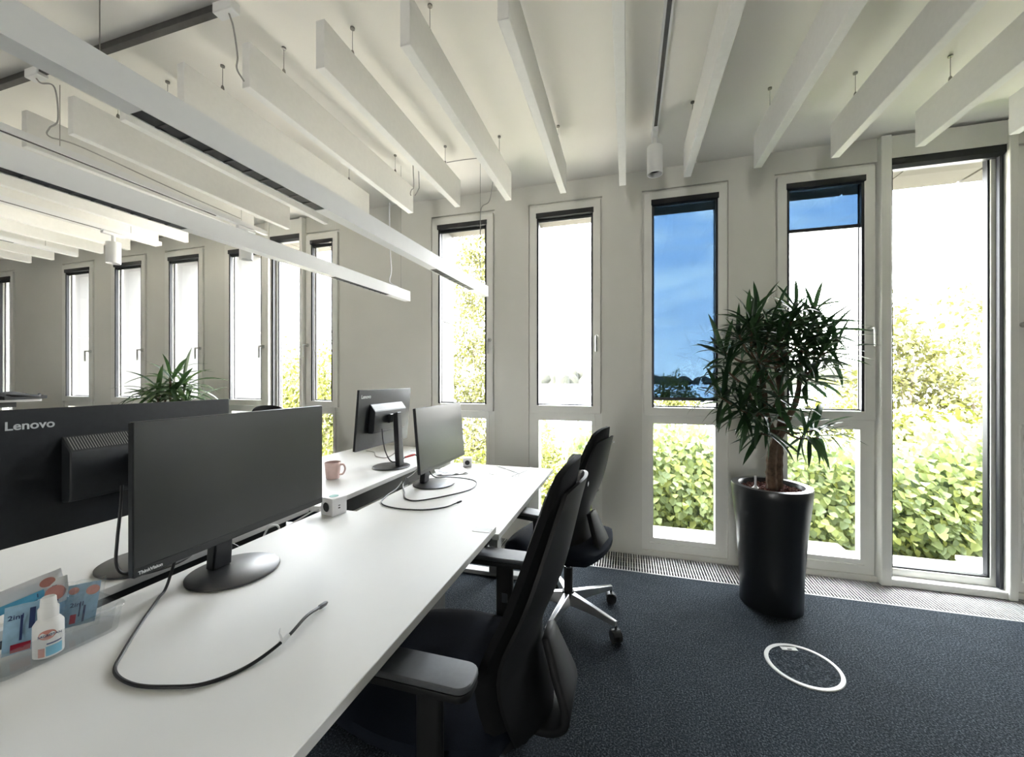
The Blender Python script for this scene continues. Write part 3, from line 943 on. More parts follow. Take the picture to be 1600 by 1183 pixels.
# ------------------------------------------------------------------ power cubes
def power_cube(label, x, y, zd, s, rz, top_disc):
    r = thing('power_cube', label, 'power socket', (x, y, zd), rz, group='white power cubes')
    h = s / 2
    MB().box(-h, h, -h, h, 0.0, s).build('body', 'cube', r, bevel=0.006, seg=3)
    for (mx, nm) in ((Matrix.Identity(4), 0), (Matrix.Rotation(R(180), 4, 'Z'), 1)):
        so = MB()
        so.tube([(0, -h - 0.0006, h), (0, -h + 0.001, h)], s * 0.27, 28)
        a = so.xf(mx).build('socket', 'socket', r)
        MB().tube([(0, -h - 0.0022, h), (0, -h - 0.0006, h)], s * 0.27, 28, cap=False).xf(mx).build('socket_rim', 'cube', a)
        MB().tube([(-s * 0.12, -h - 0.0009, h), (-s * 0.12, -h - 0.0005, h)], 0.003, 8).tube([(s * 0.12, -h - 0.0009, h), (s * 0.12, -h - 0.0005, h)], 0.003, 8).xf(mx).build('contact_holes', 'louvre', a)
    if top_disc:
        MB().lathe([(s * 0.26, 0.0), (s * 0.26, 0.0012)], (0, 0, s), 28).build('top_disc', 'teal', r)
    MB().box(h, h + 0.0006, -0.007, 0.002, s * 0.38, s * 0.45).build('usb_port', 'socket', r, smooth=False)
    MB().box(h, h + 0.0006, -0.007, 0.002, s * 0.53, s * 0.58).build('usb_port', 'socket', r, smooth=False)
    return r


power_cube('white power cube with teal disc on top, corner of the foreground desk', -1.222, 1.436, ZA, 0.075, R(-12), True)
power_cube('small white power cube near the window, beside the pale-lit monitor', -1.085, 2.605, ZD, 0.062, R(20), False)

# ------------------------------------------------------------------ mug
mg = thing('mug', 'pink ceramic mug on the opposite desk', 'mug', (-1.655, 1.935, ZB), R(20))
MB().lathe([(0.0, 0.001), (0.034, 0.001), (0.037, 0.006), (0.041, 0.05), (0.0445, 0.095), (0.0435, 0.097), (0.0415, 0.095), (0.038, 0.05), (0.034, 0.010), (0.0, 0.008)], n=36, cap=False).build('cup', 'mug', mg, angle=50)
MB().tube(spline([(0.040, 0, 0.080), (0.062, 0, 0.080), (0.070, 0, 0.055), (0.058, 0, 0.028), (0.038, 0, 0.024)], 6), 0.0055, 8).build('handle', 'mug', mg)

# crumpled papers and a slip on the desks
def crumple(name, label, cx, cy, zd, lx, ly, rz, amp, m, seed):
    rr = np.random.default_rng(seed)
    A = rr.normal(size=(9, 11)) * amp
    n = (10, 8)
    pr = thing(name, label, 'paper', (cx, cy, zd), rz)
    f = lambda u, v, o=0.0: ((u - 0.5) * lx, (v - 0.5) * ly, 0.003 + abs(A[int(round(v * 8)), int(round(u * 10))]) + o)
    MB().slab(lambda u, v: f(u, v), lambda u, v: f(u, v, 0.0008), 10, 8).build('sheet', m, pr, smooth=False)
    return pr


crumple('crumpled_paper', 'crumpled white paper lying behind the pale-lit monitor', -1.115, 2.40, ZD, 0.20, 0.16, R(35), 0.004, 'paper', 3)
o = thing('printed_slip', 'flat white slip with grey print beside the far monitor', 'paper', (-1.60, 2.86, ZB), R(10))
MB().box(-0.10, 0.10, -0.07, 0.07, 0.0005, 0.0015).build('sheet', 'paper', o, smooth=False)
MB().box(-0.08, 0.07, -0.02, 0.005, 0.0016, 0.0019).build('printed_line', 'greymetal', o, smooth=False)

# ------------------------------------------------------------------ wipes and spray in a clear tray
TR = (-1.215, 0.548)
tr = thing('clear_tray', 'clear plastic tray holding spray bottle and wipe packs at left', 'tray', (TR[0], TR[1], ZA), R(-4))
po = rbox_poly(0.075, 0.105, 0.028, 4)
pi = rbox_poly(0.066, 0.096, 0.024, 4)


def shell(polys):
    """rings of (poly, z) joined into a thin walled vessel"""
    mb = MB()
    n = len(polys[0][0])
    vs = []
    for pl, zz in polys:
        vs += [(a, b, zz) for a, b in pl]
    fs = []
    for i in range(len(polys) - 1):
        for k in range(n):
            l = (k + 1) % n
            fs.append((i * n + k, i * n + l, (i + 1) * n + l, (i + 1) * n + k))
    fs.append(tuple(range((len(polys) - 1) * n, len(polys) * n)))
    fs.append(tuple(range(n - 1, -1, -1)))
    return mb.add(vs, fs)


sc = lambda pl, s: [(a * s, b * s) for a, b in pl]
shell([(sc(po, 0.93), 0.0012), (po, 0.052), (sc(po, 1.04), 0.054), (sc(po, 1.03), 0.056), (pi, 0.054), (sc(pi, 0.93), 0.004)]).build('vessel', 'clear', tr, angle=50)

bt = thing('spray_bottle', 'small white bottle with stepped cap and salmon oval label', 'bottle', (-1.172, 0.530, ZA + 0.0045), R(0))
MB().lathe([(0.018, 0.0), (0.0225, 0.003), (0.0228, 0.050), (0.0225, 0.066), (0.018, 0.074), (0.0155, 0.077), (0.0150, 0.079)], n=32).build('body', 'bottle', bt, angle=50)
MB().lathe([(0.0152, 0.0792), (0.0155, 0.098), (0.0125, 0.102), (0.0115, 0.118), (0.0095, 0.121)], n=28).build('cap', 'bottle', bt, angle=40)


def wrap(parent, name, m, a0, a1, z0, z1, rad, ell=False):
    """label patch bent round a cylinder"""
    mb = MB()
    if ell:
        n = 24
        ca, cz = (a0 + a1) / 2, (z0 + z1) / 2
        vs = [(rad * math.cos(ca), rad * math.sin(ca), cz)]
        for k in range(n):
            a = ca + (a1 - a0) / 2 * math.cos(2 * math.pi * k / n)
            vs.append((rad * math.cos(a), rad * math.sin(a), cz + (z1 - z0) / 2 * math.sin(2 * math.pi * k / n)))
        mb.add(vs, [(0, 1 + k, 1 + (k + 1) % n) for k in range(n)])
    else:
        n = 8
        mb.grid(lambda u, v: (rad * math.cos(a0 + (a1 - a0) * u), rad * math.sin(a0 + (a1 - a0) * u), z0 + (z1 - z0) * v), n, 1)
    return mb.build(name, m, parent)


va = math.atan2(-0.548, 1.172)           # direction from bottle towards the camera
wrap(bt, 'oval_label', 'pinkprint', va - 0.62, va + 0.50, 0.040, 0.060, 0.0231, True)
wrap(bt, 'blue_label', 'cyanprint', va - 0.15, va + 0.95, 0.006, 0.026, 0.0231)
wrap(bt, 'pink_label', 'pinkprint', va - 0.65, va - 0.22, 0.006, 0.024, 0.0231)
wrap(bt, 'label_stripe', 'navyprint', va - 0.10, va + 0.9, 0.0295, 0.0325, 0.0232)
Tt = Matrix.Rotation(va + math.pi / 2, 4, 'Z') @ Matrix.Translation((-0.0145, -0.0244, 0.0475)) @ Matrix.Rotation(R(90), 4, 'X')
text('label_lettering', 'SAGROTAN', 0.0062, 'navyprint', bt, Tt, 0.0002, 0.0001)


def pack(label, loc, rot, lx, lz, m, marks, th=0.016, film=False, seed=1):
    """soft pillow pack: x width, z height, y thickness"""
    r = thing('wipe_pack', label, 'wipes', loc, group='packs of cleaning wipes')
    r.rotation_euler = rot
    rr = np.random.default_rng(seed)
    A = rr.normal(size=(13, 9)) * (0.0026 if film else 0.0008)

    def prof(u, v):
        e = (1 - abs(2 * u - 1) ** 4) * (1 - abs(2 * v - 1) ** 6)
        return th / 2 * e ** 0.7 if e > 0 else 0.0

    def fr(u, v, s):
        return ((u - 0.5) * lx, s * (prof(u, v) + 0.0004) + A[int(round(v * 12)), int(round(u * 8))], v * lz)
    MB().slab(lambda u, v: fr(u, v, -1), lambda u, v: fr(u, v, 1), 8, 12).build('pouch', m, r, smooth=not film)
    for (nm, mm, u0, u1, v0, v1, ell) in marks:
        for s in (-1,):
            mb = MB()
            if ell:
                n = 20
                cu, cv = (u0 + u1) / 2, (v0 + v1) / 2
                P = lambda a, q: ((cu + (u1 - u0) / 2 * q * math.cos(a) - 0.5) * lx, s * (prof(cu, cv) + 0.0032), (cv + (v1 - v0) / 2 * q * math.sin(a)) * lz)
                mb.add([P(0, 0)] + [P(2 * math.pi * k / n, 1) for k in range(n)], [(0, 1 + k, 1 + (k + 1) % n) for k in range(n)])
            else:
                mb.grid(lambda u, v: ((u0 + (u1 - u0) * u - 0.5) * lx, s * (prof(u0 + (u1 - u0) * u, v0 + (v1 - v0) * v) + 0.003), (v0 + (v1 - v0) * v) * lz), 3, 3)
            mb.build(nm, mm, r)
    return r


fz = R(65)        # packs roughly face the camera
pk = pack('clear crinkled wipe pack leaning at the right end of the tray', (-1.218, 0.600, ZA + 0.006), (R(8), R(6), fz), 0.066, 0.118, 'clear',
     [], th=0.026, film=True, seed=5)
pk2 = pack('light blue wipe pack inside the crinkled clear bag', (-1.225, 0.604, ZA + 0.012), (R(8), R(6), fz), 0.052, 0.100, 'blueprint',
      [('oval_label', 'pinkprint', 0.55, 0.98, 0.72, 0.95, True), ('oval_label', 'pinkprint', 0.02, 0.34, 0.80, 0.97, True), ('red_mark', 'redprint', 0.18, 0.36, 0.10, 0.32, False), ('printed_line', 'navyprint', 0.55, 0.62, 0.10, 0.50, False), ('printed_line', 'navyprint', 0.42, 0.46, 0.25, 0.6, False)], th=0.008, seed=8)
pk3 = pack('light blue upright wipe pack behind the spray bottle with red corner', (-1.230, 0.520, ZA + 0.006), (R(6), R(3), fz), 0.062, 0.105, 'blueprint',
      [('red_mark', 'redprint', 0.18, 0.62, 0.06, 0.24, False), ('printed_line', 'navyprint', 0.36, 0.42, 0.30, 0.82, False), ('printed_line', 'navyprint', 0.55, 0.68, 0.50, 0.92, False)], th=0.012, seed=9)
pk4 = pack('pale wipe pack with salmon oval standing behind the spray bottle', (-1.260, 0.572, ZA + 0.006), (R(5), R(-4), fz), 0.070, 0.125, 'bottle',
      [('oval_label', 'pinkprint', 0.48, 0.94, 0.62, 0.90, True), ('printed_line', 'navyprint', 0.66, 0.76, 0.60, 0.90, False), ('printed_line', 'navyprint', 0.18, 0.34, 0.72, 0.84, False), ('blue_panel', 'blueprint', 0.50, 0.98, 0.05, 0.55, False)], th=0.012, seed=11)
pk5 = pack('clear topped wipe pack lying slanted across the tray at the left edge', (-1.285, 0.500, ZA + 0.085), (R(20), R(-74), fz), 0.050, 0.110, 'paper',
      [('blue_panel', 'cyanprint', 0.05, 0.42, 0.30, 0.92, False), ('oval_label', 'pinkprint', 0.45, 0.85, 0.12, 0.34, True)], th=0.012, seed=13)
pk5.location = (-1.250, 0.590, ZA + 0.125)
pk5.rotation_euler = (R(12), R(-100), fz)


for p_, x_, z_, sz in ((pk2, -0.020, 0.052, 0.014), (pk3, -0.026, 0.080, 0.014), (pk4, -0.028, 0.098, 0.012)):
    text('pack_lettering', '2in1', sz, 'navyprint', p_, Matrix.Translation((x_, -0.0105, z_)) @ Matrix.Rotation(R(90), 4, 'X'), 0.0002, 0.0002)


# ------------------------------------------------------------------ office chairs
def chair(label, x, y, rz, zback_top, zseat=0.470, base_rot=0.0, arms=True, bshift=0.0, aoff=0.0):
    r = thing('office_chair', label, 'chair', (x, y, 0), rz, group='black office chairs')
    # five star base
    zb = 0.085
    bs = MB()
    ends = []
    for k in range(5):
        a = R(base_rot + 72 * k)
        d = Vector((math.cos(a), math.sin(a), 0))
        s = Vector((-d.y, d.x, 0))
        vs = []
        for (rad, w, zt, zbm) in ((0.022, 0.024, zb + 0.055, zb - 0.01), (0.15, 0.019, zb + 0.040, zb - 0.002), (0.305, 0.013, zb + 0.018, zb - 0.006)):
            p = d * rad
            vs += [p - s * w + Vector((0, 0, zbm)), p + s * w + Vector((0, 0, zbm)), p + s * w * 0.7 + Vector((0, 0, zt)), p - s * w * 0.7 + Vector((0, 0, zt))]
        fs = [(3, 2, 1, 0), (8, 9, 10, 11)]
        for i in (0, 4):
            fs += [(i, i + 1, i + 5, i + 4), (i + 1, i + 2, i + 6, i + 5), (i + 2, i + 3, i + 7, i + 6), (i + 3, i, i + 4, i + 7)]
        arm = MB().add(vs, fs)
        arm.build('base_arm', 'alu', r, bevel=0.003, seg=1)
        ends.append(d * 0.300)
    MB().lathe([(0.034, zb - 0.012), (0.036, zb + 0.0), (0.036, zb + 0.052), (0.033, zb + 0.058)], n=24).build('hub', 'chairplastic', r)
    for e in ends:
        c = link('caster', None, r, (e.x, e.y, 0), (0, 0, random.uniform(0, 6.28)))
        MB().cyl((-0.024, 0, 0.029), (-0.006, 0, 0.029), 0.0285, 20).cyl((0.006, 0, 0.029), (0.024, 0, 0.029), 0.0285, 20).build('wheel_pair', 'chairplastic', c)
        hood = MB()
        hood.slab(lambda u, v: ((u - 0.5) * 0.036, 0.0315 * math.cos(R(20 + 150 * v)), 0.029 + 0.0315 * math.sin(R(20 + 150 * v))),
                  lambda u, v: ((u - 0.5) * 0.036, 0.0295 * math.cos(R(20 + 150 * v)), 0.029 + 0.0295 * math.sin(R(20 + 150 * v))), 1, 8)
        hood.cyl((0, 0, 0.055), (0, 0, 0.0795), 0.006, 8)
        hood.build('hood', 'darkmetal', c)
    MB().cyl((0, 0, zb + 0.0585), (0, 0, zb + 0.19), 0.024, 20).build('column_sleeve', 'chairplastic', r)
    MB().lathe([(0.0265, 0), (0.0265, 0.006)], (0, 0, zb + 0.1905), 20).build('column_ring', 'chrome', r)
    MB().cyl((0, 0, zb + 0.197), (0, 0, zseat - 0.1205), 0.014, 16).build('gas_lift', 'chairplastic', r)
    MB().box(-0.085, 0.085, -0.14, 0.11, zseat - 0.120, zseat - 0.078).build('mechanism', 'chairplastic', r, bevel=0.012, seg=2)
    lv = MB().tube([(0.07, 0.03, zseat - 0.085), (0.19, 0.035, zseat - 0.085)], 0.005, 8).tube([(0.17, 0.035, zseat - 0.085), (0.235, 0.037, zseat - 0.084)], 0.008, 8)
    lv.build('lever', 'chrome', r)
    # seat cushion (superellipse outline, waterfall front)
    def seatp(sign):
        def f(u, v):
            a, b = 2 * u - 1, 2 * v - 1
            # map the square to a rounded square
            sx = a * math.sqrt(max(0, 1 - 0.30 * b * b))
            sy = b * math.sqrt(max(0, 1 - 0.30 * a * a))
            e = max(abs(a), abs(b))
            drop = 0.030 * e ** 6
            xx, yy = sx * 0.280, sy * 0.27 + 0.045
            if sign > 0:
                zz = zseat - drop - 0.012 * (1 - (a * a)) * 0.6 - max(0, b - 0.5) ** 2 * 0.07
            else:
                zz = zseat - 0.075 + 0.012 * e ** 6 - max(0, b - 0.5) ** 2 * 0.05
            return (xx, yy, zz)
        return f
    MB().slab(seatp(-1), seatp(1), 16, 16).build('seat', 'fabric', r, angle=60)
    # backrest: concave panel leaning back
    zb0 = zseat - 0.105
    Hb = zback_top - zb0

    def outline(u, v):
        a = 2 * u - 1
        hw = 0.205 + 0.035 * math.sin(math.pi * min(1, v * 1.05)) - 0.045 * max(0, v - 0.55) / 0.45
        # rounded top and bottom corners
        rc = 0.18
        if v > 1 - rc:
            q = (v - (1 - rc)) / rc
            hw *= math.sqrt(max(0.0, 1 - 0.42 * q * q))
        if v < rc:
            q = (rc - v) / rc
            hw *= math.sqrt(max(0.0, 1 - 0.35 * q * q))
        z_ = zb0 + Hb * v - 0.030 * (abs(a) ** 3) * (1 if v > 0.85 else (max(0, (v - 0.6) / 0.25)))
        y_ = bshift - 0.235 + 0.010 * v - 0.115 * v * v + 0.055 * math.exp(-((v - 0.30) / 0.20) ** 2)
        y_ += (0.062 - 0.030 * v) * a * a
        return a * hw, y_, z_

    def bf(u, v):
        x_, y_, z_ = outline(u, v)
        e = max(abs(2 * u - 1), abs(2 * v - 1))
        return (x_, y_ + 0.022 * (1 - e ** 5), z_)

    def bb(u, v):
        x_, y_, z_ = outline(u, v)
        e = max(abs(2 * u - 1), abs(2 * v - 1))
        return (x_, y_ - 0.020 - 0.012 * (1 - e ** 4), z_)
    MB().slab(bf, bb, 14, 22).build('backrest', 'fabric2', r, angle=60)

    def sf(off):
        def f(u, v):
            x_, y_, z_ = outline(0.06 + 0.88 * u, 0.03 + 0.90 * v)
            return (x_, y_ - 0.032 - off - 0.012 * (1 - (2 * u - 1) ** 2), z_)
        return f
    sh = MB().slab(sf(0.0), sf(0.010), 12, 18).build('back_shell', 'chairplastic', r, angle=60)
    MB().box(-0.012, 0.012, -0.0005, 0.0005, -0.004, 0.004).xf(Matrix.Translation((0.05, outline(0.5, 0.90)[1] - 0.0565, zb0 + Hb * 0.88))).build('back_label', 'paper', sh, smooth=False)
    # carrier from mechanism round to the shell
    cp = spline([(0, -0.10, zseat - 0.105), (0, bshift - 0.24, zseat - 0.112), (0, bshift - 0.312, zseat - 0.085), (0, bshift - 0.328, zseat - 0.040), (0, bshift - 0.300, zseat + 0.04), (0, bshift - 0.266, zseat + 0.13)], 5)
    cm = MB()
    vs = []
    for i, p in enumerate(cp):
        tt = i / (len(cp) - 1)
        w = 0.045 + 0.045 * math.sin(math.pi * tt)
        th_ = 0.012
        d = (cp[min(i + 1, len(cp) - 1)] - cp[max(i - 1, 0)]).normalized()
        nn = Vector((0, -d.z, d.y))
        vs += [p + Vector((-w, 0, 0)) - nn * th_, p + Vector((w, 0, 0)) - nn * th_, p + Vector((w, 0, 0)) + nn * th_, p + Vector((-w, 0, 0)) + nn * th_]
    fs = [(3, 2, 1, 0), tuple(len(vs) - 4 + q for q in range(4))]
    for i in range(len(cp) - 1):
        b_ = i * 4
        for k in range(4):
            l = (k + 1) % 4
            fs.append((b_ + k, b_ + l, b_ + 4 + l, b_ + 4 + k))
    cm.add(vs, fs).build('back_carrier', 'chairplastic', r, bevel=0.004, seg=1, angle=50)
    if arms:
        za = 0.655
        for s in (-1, 1):
            xa = s * 0.305
            ar = link('armrest', None, r)
            MB().prism([(xa + p * 1.0, q + aoff - 0.025) for p, q in rbox_poly(0.044, 0.135, 0.030, 5)], za - 0.030, za - 0.0125, 'z').build('arm_shell', 'chairplastic', ar, bevel=0.004, seg=2)
            MB().prism([(xa + p * 1.0, q + aoff - 0.025) for p, q in rbox_poly(0.045, 0.137, 0.032, 5)], za - 0.012, za + 0.004, 'z').build('pad', 'armpad', ar, bevel=0.007, seg=3)
            MB().prism([(xa - 0.012 * s + p, q + aoff - 0.045) for p, q in rbox_poly(0.014, 0.032, 0.010, 3)], zseat - 0.10, za - 0.0305, 'z').build('post', 'chairplastic', ar)
            x0_, x1_ = sorted((s * 0.086, xa - 0.012 * s + 0.013 * s))
            MB().box(x0_, x1_, aoff - 0.075, aoff - 0.015, zseat - 0.118, zseat - 0.1005).build('bracket', 'chairplastic', ar, bevel=0.004, seg=1)
            MB().box(xa - 0.012 * s - 0.0155 * s - 0.002, xa - 0.012 * s - 0.0155 * s + 0.002, aoff - 0.060, aoff - 0.038, zseat + 0.02, zseat + 0.055).build('button', 'chrome', ar, smooth=False)
    return r


chair('black office chair in the foreground tucked under the near desk, grey armrest', -0.485, 1.125, R(90), 1.100, base_rot=50)
chair('black office chair by the window desk with metal star base in view', -0.315, 2.205, R(77), 1.062, base_rot=-107, bshift=0.135, aoff=0.085)
chair('dark chair whose top just shows behind the foreground monitor', -2.22, 2.30, R(-90), 1.122, base_rot=30)


# ------------------------------------------------------------------ planters and plants
def planter(label, x, y, rt, rb, h):
    r = thing('planter', label, 'planter', (x, y, 0), group='tall planters')
    MB().lathe([(rb * 0.97, 0.001), (rb, 0.006), (rb + 0.006, h * 0.30), (rb + (rt - rb) * 0.45, h * 0.62), (rt * 0.985, h * 0.93), (rt, h - 0.006), (rt - 0.003, h),
                (rt - 0.038, h), (rt - 0.042, h - 0.004), (rt - 0.046, h - 0.075)], n=64, cap=False).build('pot', 'planter', r, angle=45)
    rs = rt - 0.047
    rr = np.random.default_rng(5)
    mb = MB()
    mb.grid(lambda u, v: ((rs - 0.0) * v * math.cos(2 * math.pi * u), rs * v * math.sin(2 * math.pi * u), h - 0.030 + 0.004 * math.sin(40 * u + 9 * v)), 40, 8)
    s = mb.build('soil', 'soil', r)
    gp = MB()
    for k in range(420):
        a, q = rr.random() * 6.283, rs * 0.96 * math.sqrt(rr.random())
        c = Vector((q * math.cos(a), q * math.sin(a), h - 0.026))
        e = 0.0055 + 0.004 * rr.random()
        rot = Euler((rr.random() * 3, rr.random() * 3, rr.random() * 3)).to_matrix()
        vv = [c + rot @ Vector(w_) * e for w_ in ((1, 0, 0), (-1, 0, 0), (0, 1, 0), (0, -1, 0), (0, 0, 1), (0, 0, -1))]
        gp.add(vv, [(0, 2, 4), (2, 1, 4), (1, 3, 4), (3, 0, 4), (2, 0, 5), (1, 2, 5), (3, 1, 5), (0, 3, 5)])
    tag(gp.build('clay_granules', 'soil', s, smooth=False), kind='stuff')
    return r


PX, PY, PH = 0.808, 2.655, 0.700
planter('tall black round planter standing on the carpet before the windows', PX, PY, 0.205, 0.158, PH)
wi = thing('water_gauge', 'small clear water gauge stuck in the black planter', 'gauge', (PX - 0.085, PY - 0.02, PH - 0.026))
MB().lathe([(0.018, 0.0), (0.020, 0.004), (0.010, 0.012), (0.007, 0.020)], n=16).build('gauge_foot', 'bottle', wi)
MB().lathe([(0.006, 0.0205), (0.006, 0.072), (0.003, 0.075)], n=12).build('gauge_tube', 'paper', wi)


def leaf_mesh(name, L, W, droop, m, seed):
    """arched lanceolate leaf along +x, 24 triangles"""
    rr = random.Random(seed)
    n = 6
    vs, fs = [], []
    tw = rr.uniform(-0.3, 0.3)
    for i in range(n + 1):
        t = i / n
        w = W / 2 * (math.sin(math.pi * min(1, 0.10 + 0.90 * t)) ** 0.8 if t < 1 else 0.02)
        xx = L * t * (1 - 0.12 * droop * t)
        zz = L * (0.10 * t - droop * 0.42 * t * t)
        lift = w * 0.35
        c, s = math.cos(tw * t), math.sin(tw * t)
        vs += [(xx, -w * c, zz + lift - w * s), (xx, 0, zz), (xx, w * c, zz + lift + w * s)]
    for i in range(n):
        for k in range(2):
            a = i * 3 + k
            fs.append((a, a + 1, a + 4, a + 3))
    me = bpy.data.meshes.new(name)
    me.from_pydata(vs, [], fs)
    for p in me.polygons:
        p.use_smooth = True
    at = me.attributes.new('lv', 'FLOAT', 'POINT')
    at.data.foreach_set('value', [0.0] * len(vs))
    me.materials.append(M[m])
    return me


def rosettes_to_leaves(plant, heads, meshes, camera, limit, m, nleaf, lmin, lmax):
    """leaf tufts at branch tips; the leaves nearest the camera are single parts"""
    rr = random.Random(21)
    L = []
    for (p, d) in heads:
        p, d = Vector(p), Vector(d).normalized()
        q = d.to_track_quat('Z', 'Y')
        for k in range(nleaf):
            az = 2.399 * k + rr.uniform(-0.3, 0.3)
            el = R(rr.uniform(-35, 15) + 75 * (k / nleaf) ** 1.4)
            dirv = q @ Vector((math.cos(az) * math.cos(el), math.sin(az) * math.cos(el), math.sin(el)))
            base = p - d * (0.085 * (1 - k / nleaf)) + dirv * 0.004
            sc_ = rr.uniform(lmin, lmax)
            L.append((base, dirv, sc_, rr.randrange(len(meshes)), rr.uniform(-0.5, 0.5)))
    L.sort(key=lambda e: (e[0] + e[1] * 0.1 - camera).length)
    allv, allf = [], []
    for i, (b, dv, s_, mi, roll) in enumerate(L):
        xa = dv.normalized()
        za = Vector((0, 0, 1)) - xa * xa.z
        za = za.normalized() if za.length > 1e-3 else Vector((1, 0, 0))
        ya = za.cross(xa)
        rotm = Matrix((xa, ya, za)).transposed().to_4x4() @ Matrix.Rotation(roll, 4, 'X')
        mt = Matrix.Translation(b) @ rotm @ Matrix.Scale(s_, 4)
        if i < limit:
            lf = link('leaf', meshes[mi], plant)
            lf.matrix_basis = mt
        else:
            o0 = len(allv)
            me = meshes[mi]
            allv += [tuple(mt @ v.co) for v in me.vertices]
            allf += [tuple(o0 + w for w in p.vertices) for p in me.polygons]
    if allv:
        me = bpy.data.meshes.new('leaves_behind')
        me.from_pydata(allv, [], allf)
        for p in me.polygons:
            p.use_smooth = True
        at = me.attributes.new('lv', 'FLOAT', 'POINT')
        nv = len(meshes[0].vertices)
        at.data.foreach_set('value', np.repeat(rng.random(len(allv) // nv), nv).astype(np.float32))
        me.materials.append(M[m])
        tag(link('leaves_behind', me, plant), kind='stuff')


PLX, PLY = PX + 0.026, PY + 0.008
plant = thing('potted_tree', 'large dark green dragon tree with branching trunk in the black planter', 'plant', (PLX, PLY, PH - 0.03))
CAML = Vector((0, 0, 1.32)) - Vector((PX, PY, PH - 0.03))
rp = random.Random(4)


def trunk_tube(pts, r0, r1, n=9):
    P = spline(pts, 6)
    rs = [(r0 + (r1 - r0) * i / (len(P) - 1)) * (1 + 0.10 * math.sin(i * 2.3) * (0.6 if i % 3 else 1)) for i in range(len(P))]
    return MB().tube(P, rs, n)


# camera-right and camera-forward directions, used only to lay the crown out where it stands
ca, sa = math.cos(R(16.207)), math.sin(R(16.207))
rgt, fwd = Vector((ca, sa, 0)), Vector((-sa, ca, 0))


def pp(r_, f_, z_):
    return tuple(rgt * r_ + fwd * f_ + Vector((0, 0, z_)))


# two stems growing side by side
stems = [
    ([pp(-0.024, -0.01, 0.0), pp(-0.030, -0.01, 0.10), pp(-0.016, -0.005, 0.24), pp(0.03, 0.0, 0.34), pp(0.035, 0.0, 0.46), pp(0.04, 0.02, 0.62), pp(0.02, 0.03, 0.80)], 0.030, 0.016),
    ([pp(0.030, 0.02, 0.0), pp(0.030, 0.02, 0.14), pp(0.030, 0.016, 0.28), pp(-0.03, -0.01, 0.36), pp(-0.09, -0.05, 0.46), pp(-0.12, -0.08, 0.60), pp(-0.16, -0.08, 0.74)], 0.026, 0.012),
    ([pp(0.035, 0.0, 0.33), pp(0.06, -0.02, 0.42), pp(0.10, -0.03, 0.52), pp(0.13, -0.02, 0.66), pp(0.15, 0.0, 0.82)], 0.020, 0.011),
    ([pp(0.038, 0.0, 0.50), pp(0.02, 0.05, 0.60), pp(-0.03, 0.10, 0.76), pp(-0.05, 0.12, 0.90)], 0.013, 0.009),
    ([pp(0.04, 0.02, 0.58), pp(0.07, 0.05, 0.70), pp(0.10, 0.10, 0.88)], 0.012, 0.009),
]
for pts, r0, r1 in stems:
    trunk_tube(pts, r0, r1).build('stem', 'bark', plant)
tips = []
# crown tufts: (right, forward, height above pot soil)
crown = [(-0.30, -0.05, 0.66), (-0.36, -0.08, 0.55), (-0.24, -0.16, 0.58), (-0.20, -0.18, 0.72), (-0.27, 0.06, 0.78), (-0.26, -0.10, 0.86), (-0.17, -0.02, 0.95), (-0.20, -0.12, 0.90),
         (-0.10, -0.18, 0.82), (-0.08, -0.20, 0.70), (-0.12, 0.16, 0.88), (-0.06, 0.05, 1.00), (-0.02, -0.16, 0.93), (0.00, -0.20, 0.80), (0.05, -0.10, 1.02), (0.08, 0.12, 1.00),
         (0.13, -0.16, 0.90), (0.10, -0.22, 0.76), (0.18, -0.06, 1.00), (0.22, 0.08, 0.96), (0.25, -0.08, 0.88), (0.22, -0.16, 0.78), (0.28, 0.04, 0.80), (0.17, 0.16, 0.86), (0.22, 0.0, 0.66),
         (0.14, -0.12, 0.64), (-0.12, -0.22, 0.56), (-0.18, -0.14, 0.46), (-0.20, -0.06, 0.50), (-0.28, -0.14, 0.48), (0.20, -0.06, 0.31), (0.24, -0.02, 0.36), (-0.14, -0.10, 0.34), (0.02, 0.18, 0.78), (-0.10, -0.10, 0.90), (0.06, -0.02, 0.92)]
hubs = [Vector(pp(-0.16, -0.08, 0.74)), Vector(pp(-0.12, -0.08, 0.60)), Vector(pp(0.02, 0.03, 0.80)), Vector(pp(0.15, 0.0, 0.82)), Vector(pp(-0.05, 0.12, 0.90)), Vector(pp(0.10, 0.10, 0.88)), Vector(pp(0.13, -0.02, 0.66)), Vector(pp(0.035, 0.0, 0.46)), Vector(pp(-0.09, -0.05, 0.46)), Vector(pp(0.03, 0.0, 0.36)), Vector(pp(0.04, 0.02, 0.62))]
heads = []
for (a, b, c) in crown:
    if c > 0.6:
        c += 0.035
    p = Vector(pp(a * 1.04, b, c))
    hsel = min((h for h in hubs if h.z < p.z + 0.02), key=lambda h: (h - p).length, default=hubs[-2])
    mid = (hsel + p) / 2 + Vector((rp.uniform(-0.02, 0.02), rp.uniform(-0.02, 0.02), -0.03))
    trunk_tube([tuple(hsel), tuple(mid), tuple(p)], 0.0075, 0.0055, 6).build('branch', 'bark', plant)
    dv = (p - Vector((0, 0, 0.55))).normalized() * 0.75 + Vector((0, 0, 0.45))
    heads.append((p, dv))
lm = [leaf_mesh('leaf', 0.225, 0.026, d_, 'leafdark', i) for i, d_ in enumerate((0.2, 0.5, 0.8, 1.1, 0.35))]
rosettes_to_leaves(plant, heads, lm, CAML, 298, 'leafdark', 17, 0.72, 1.12)

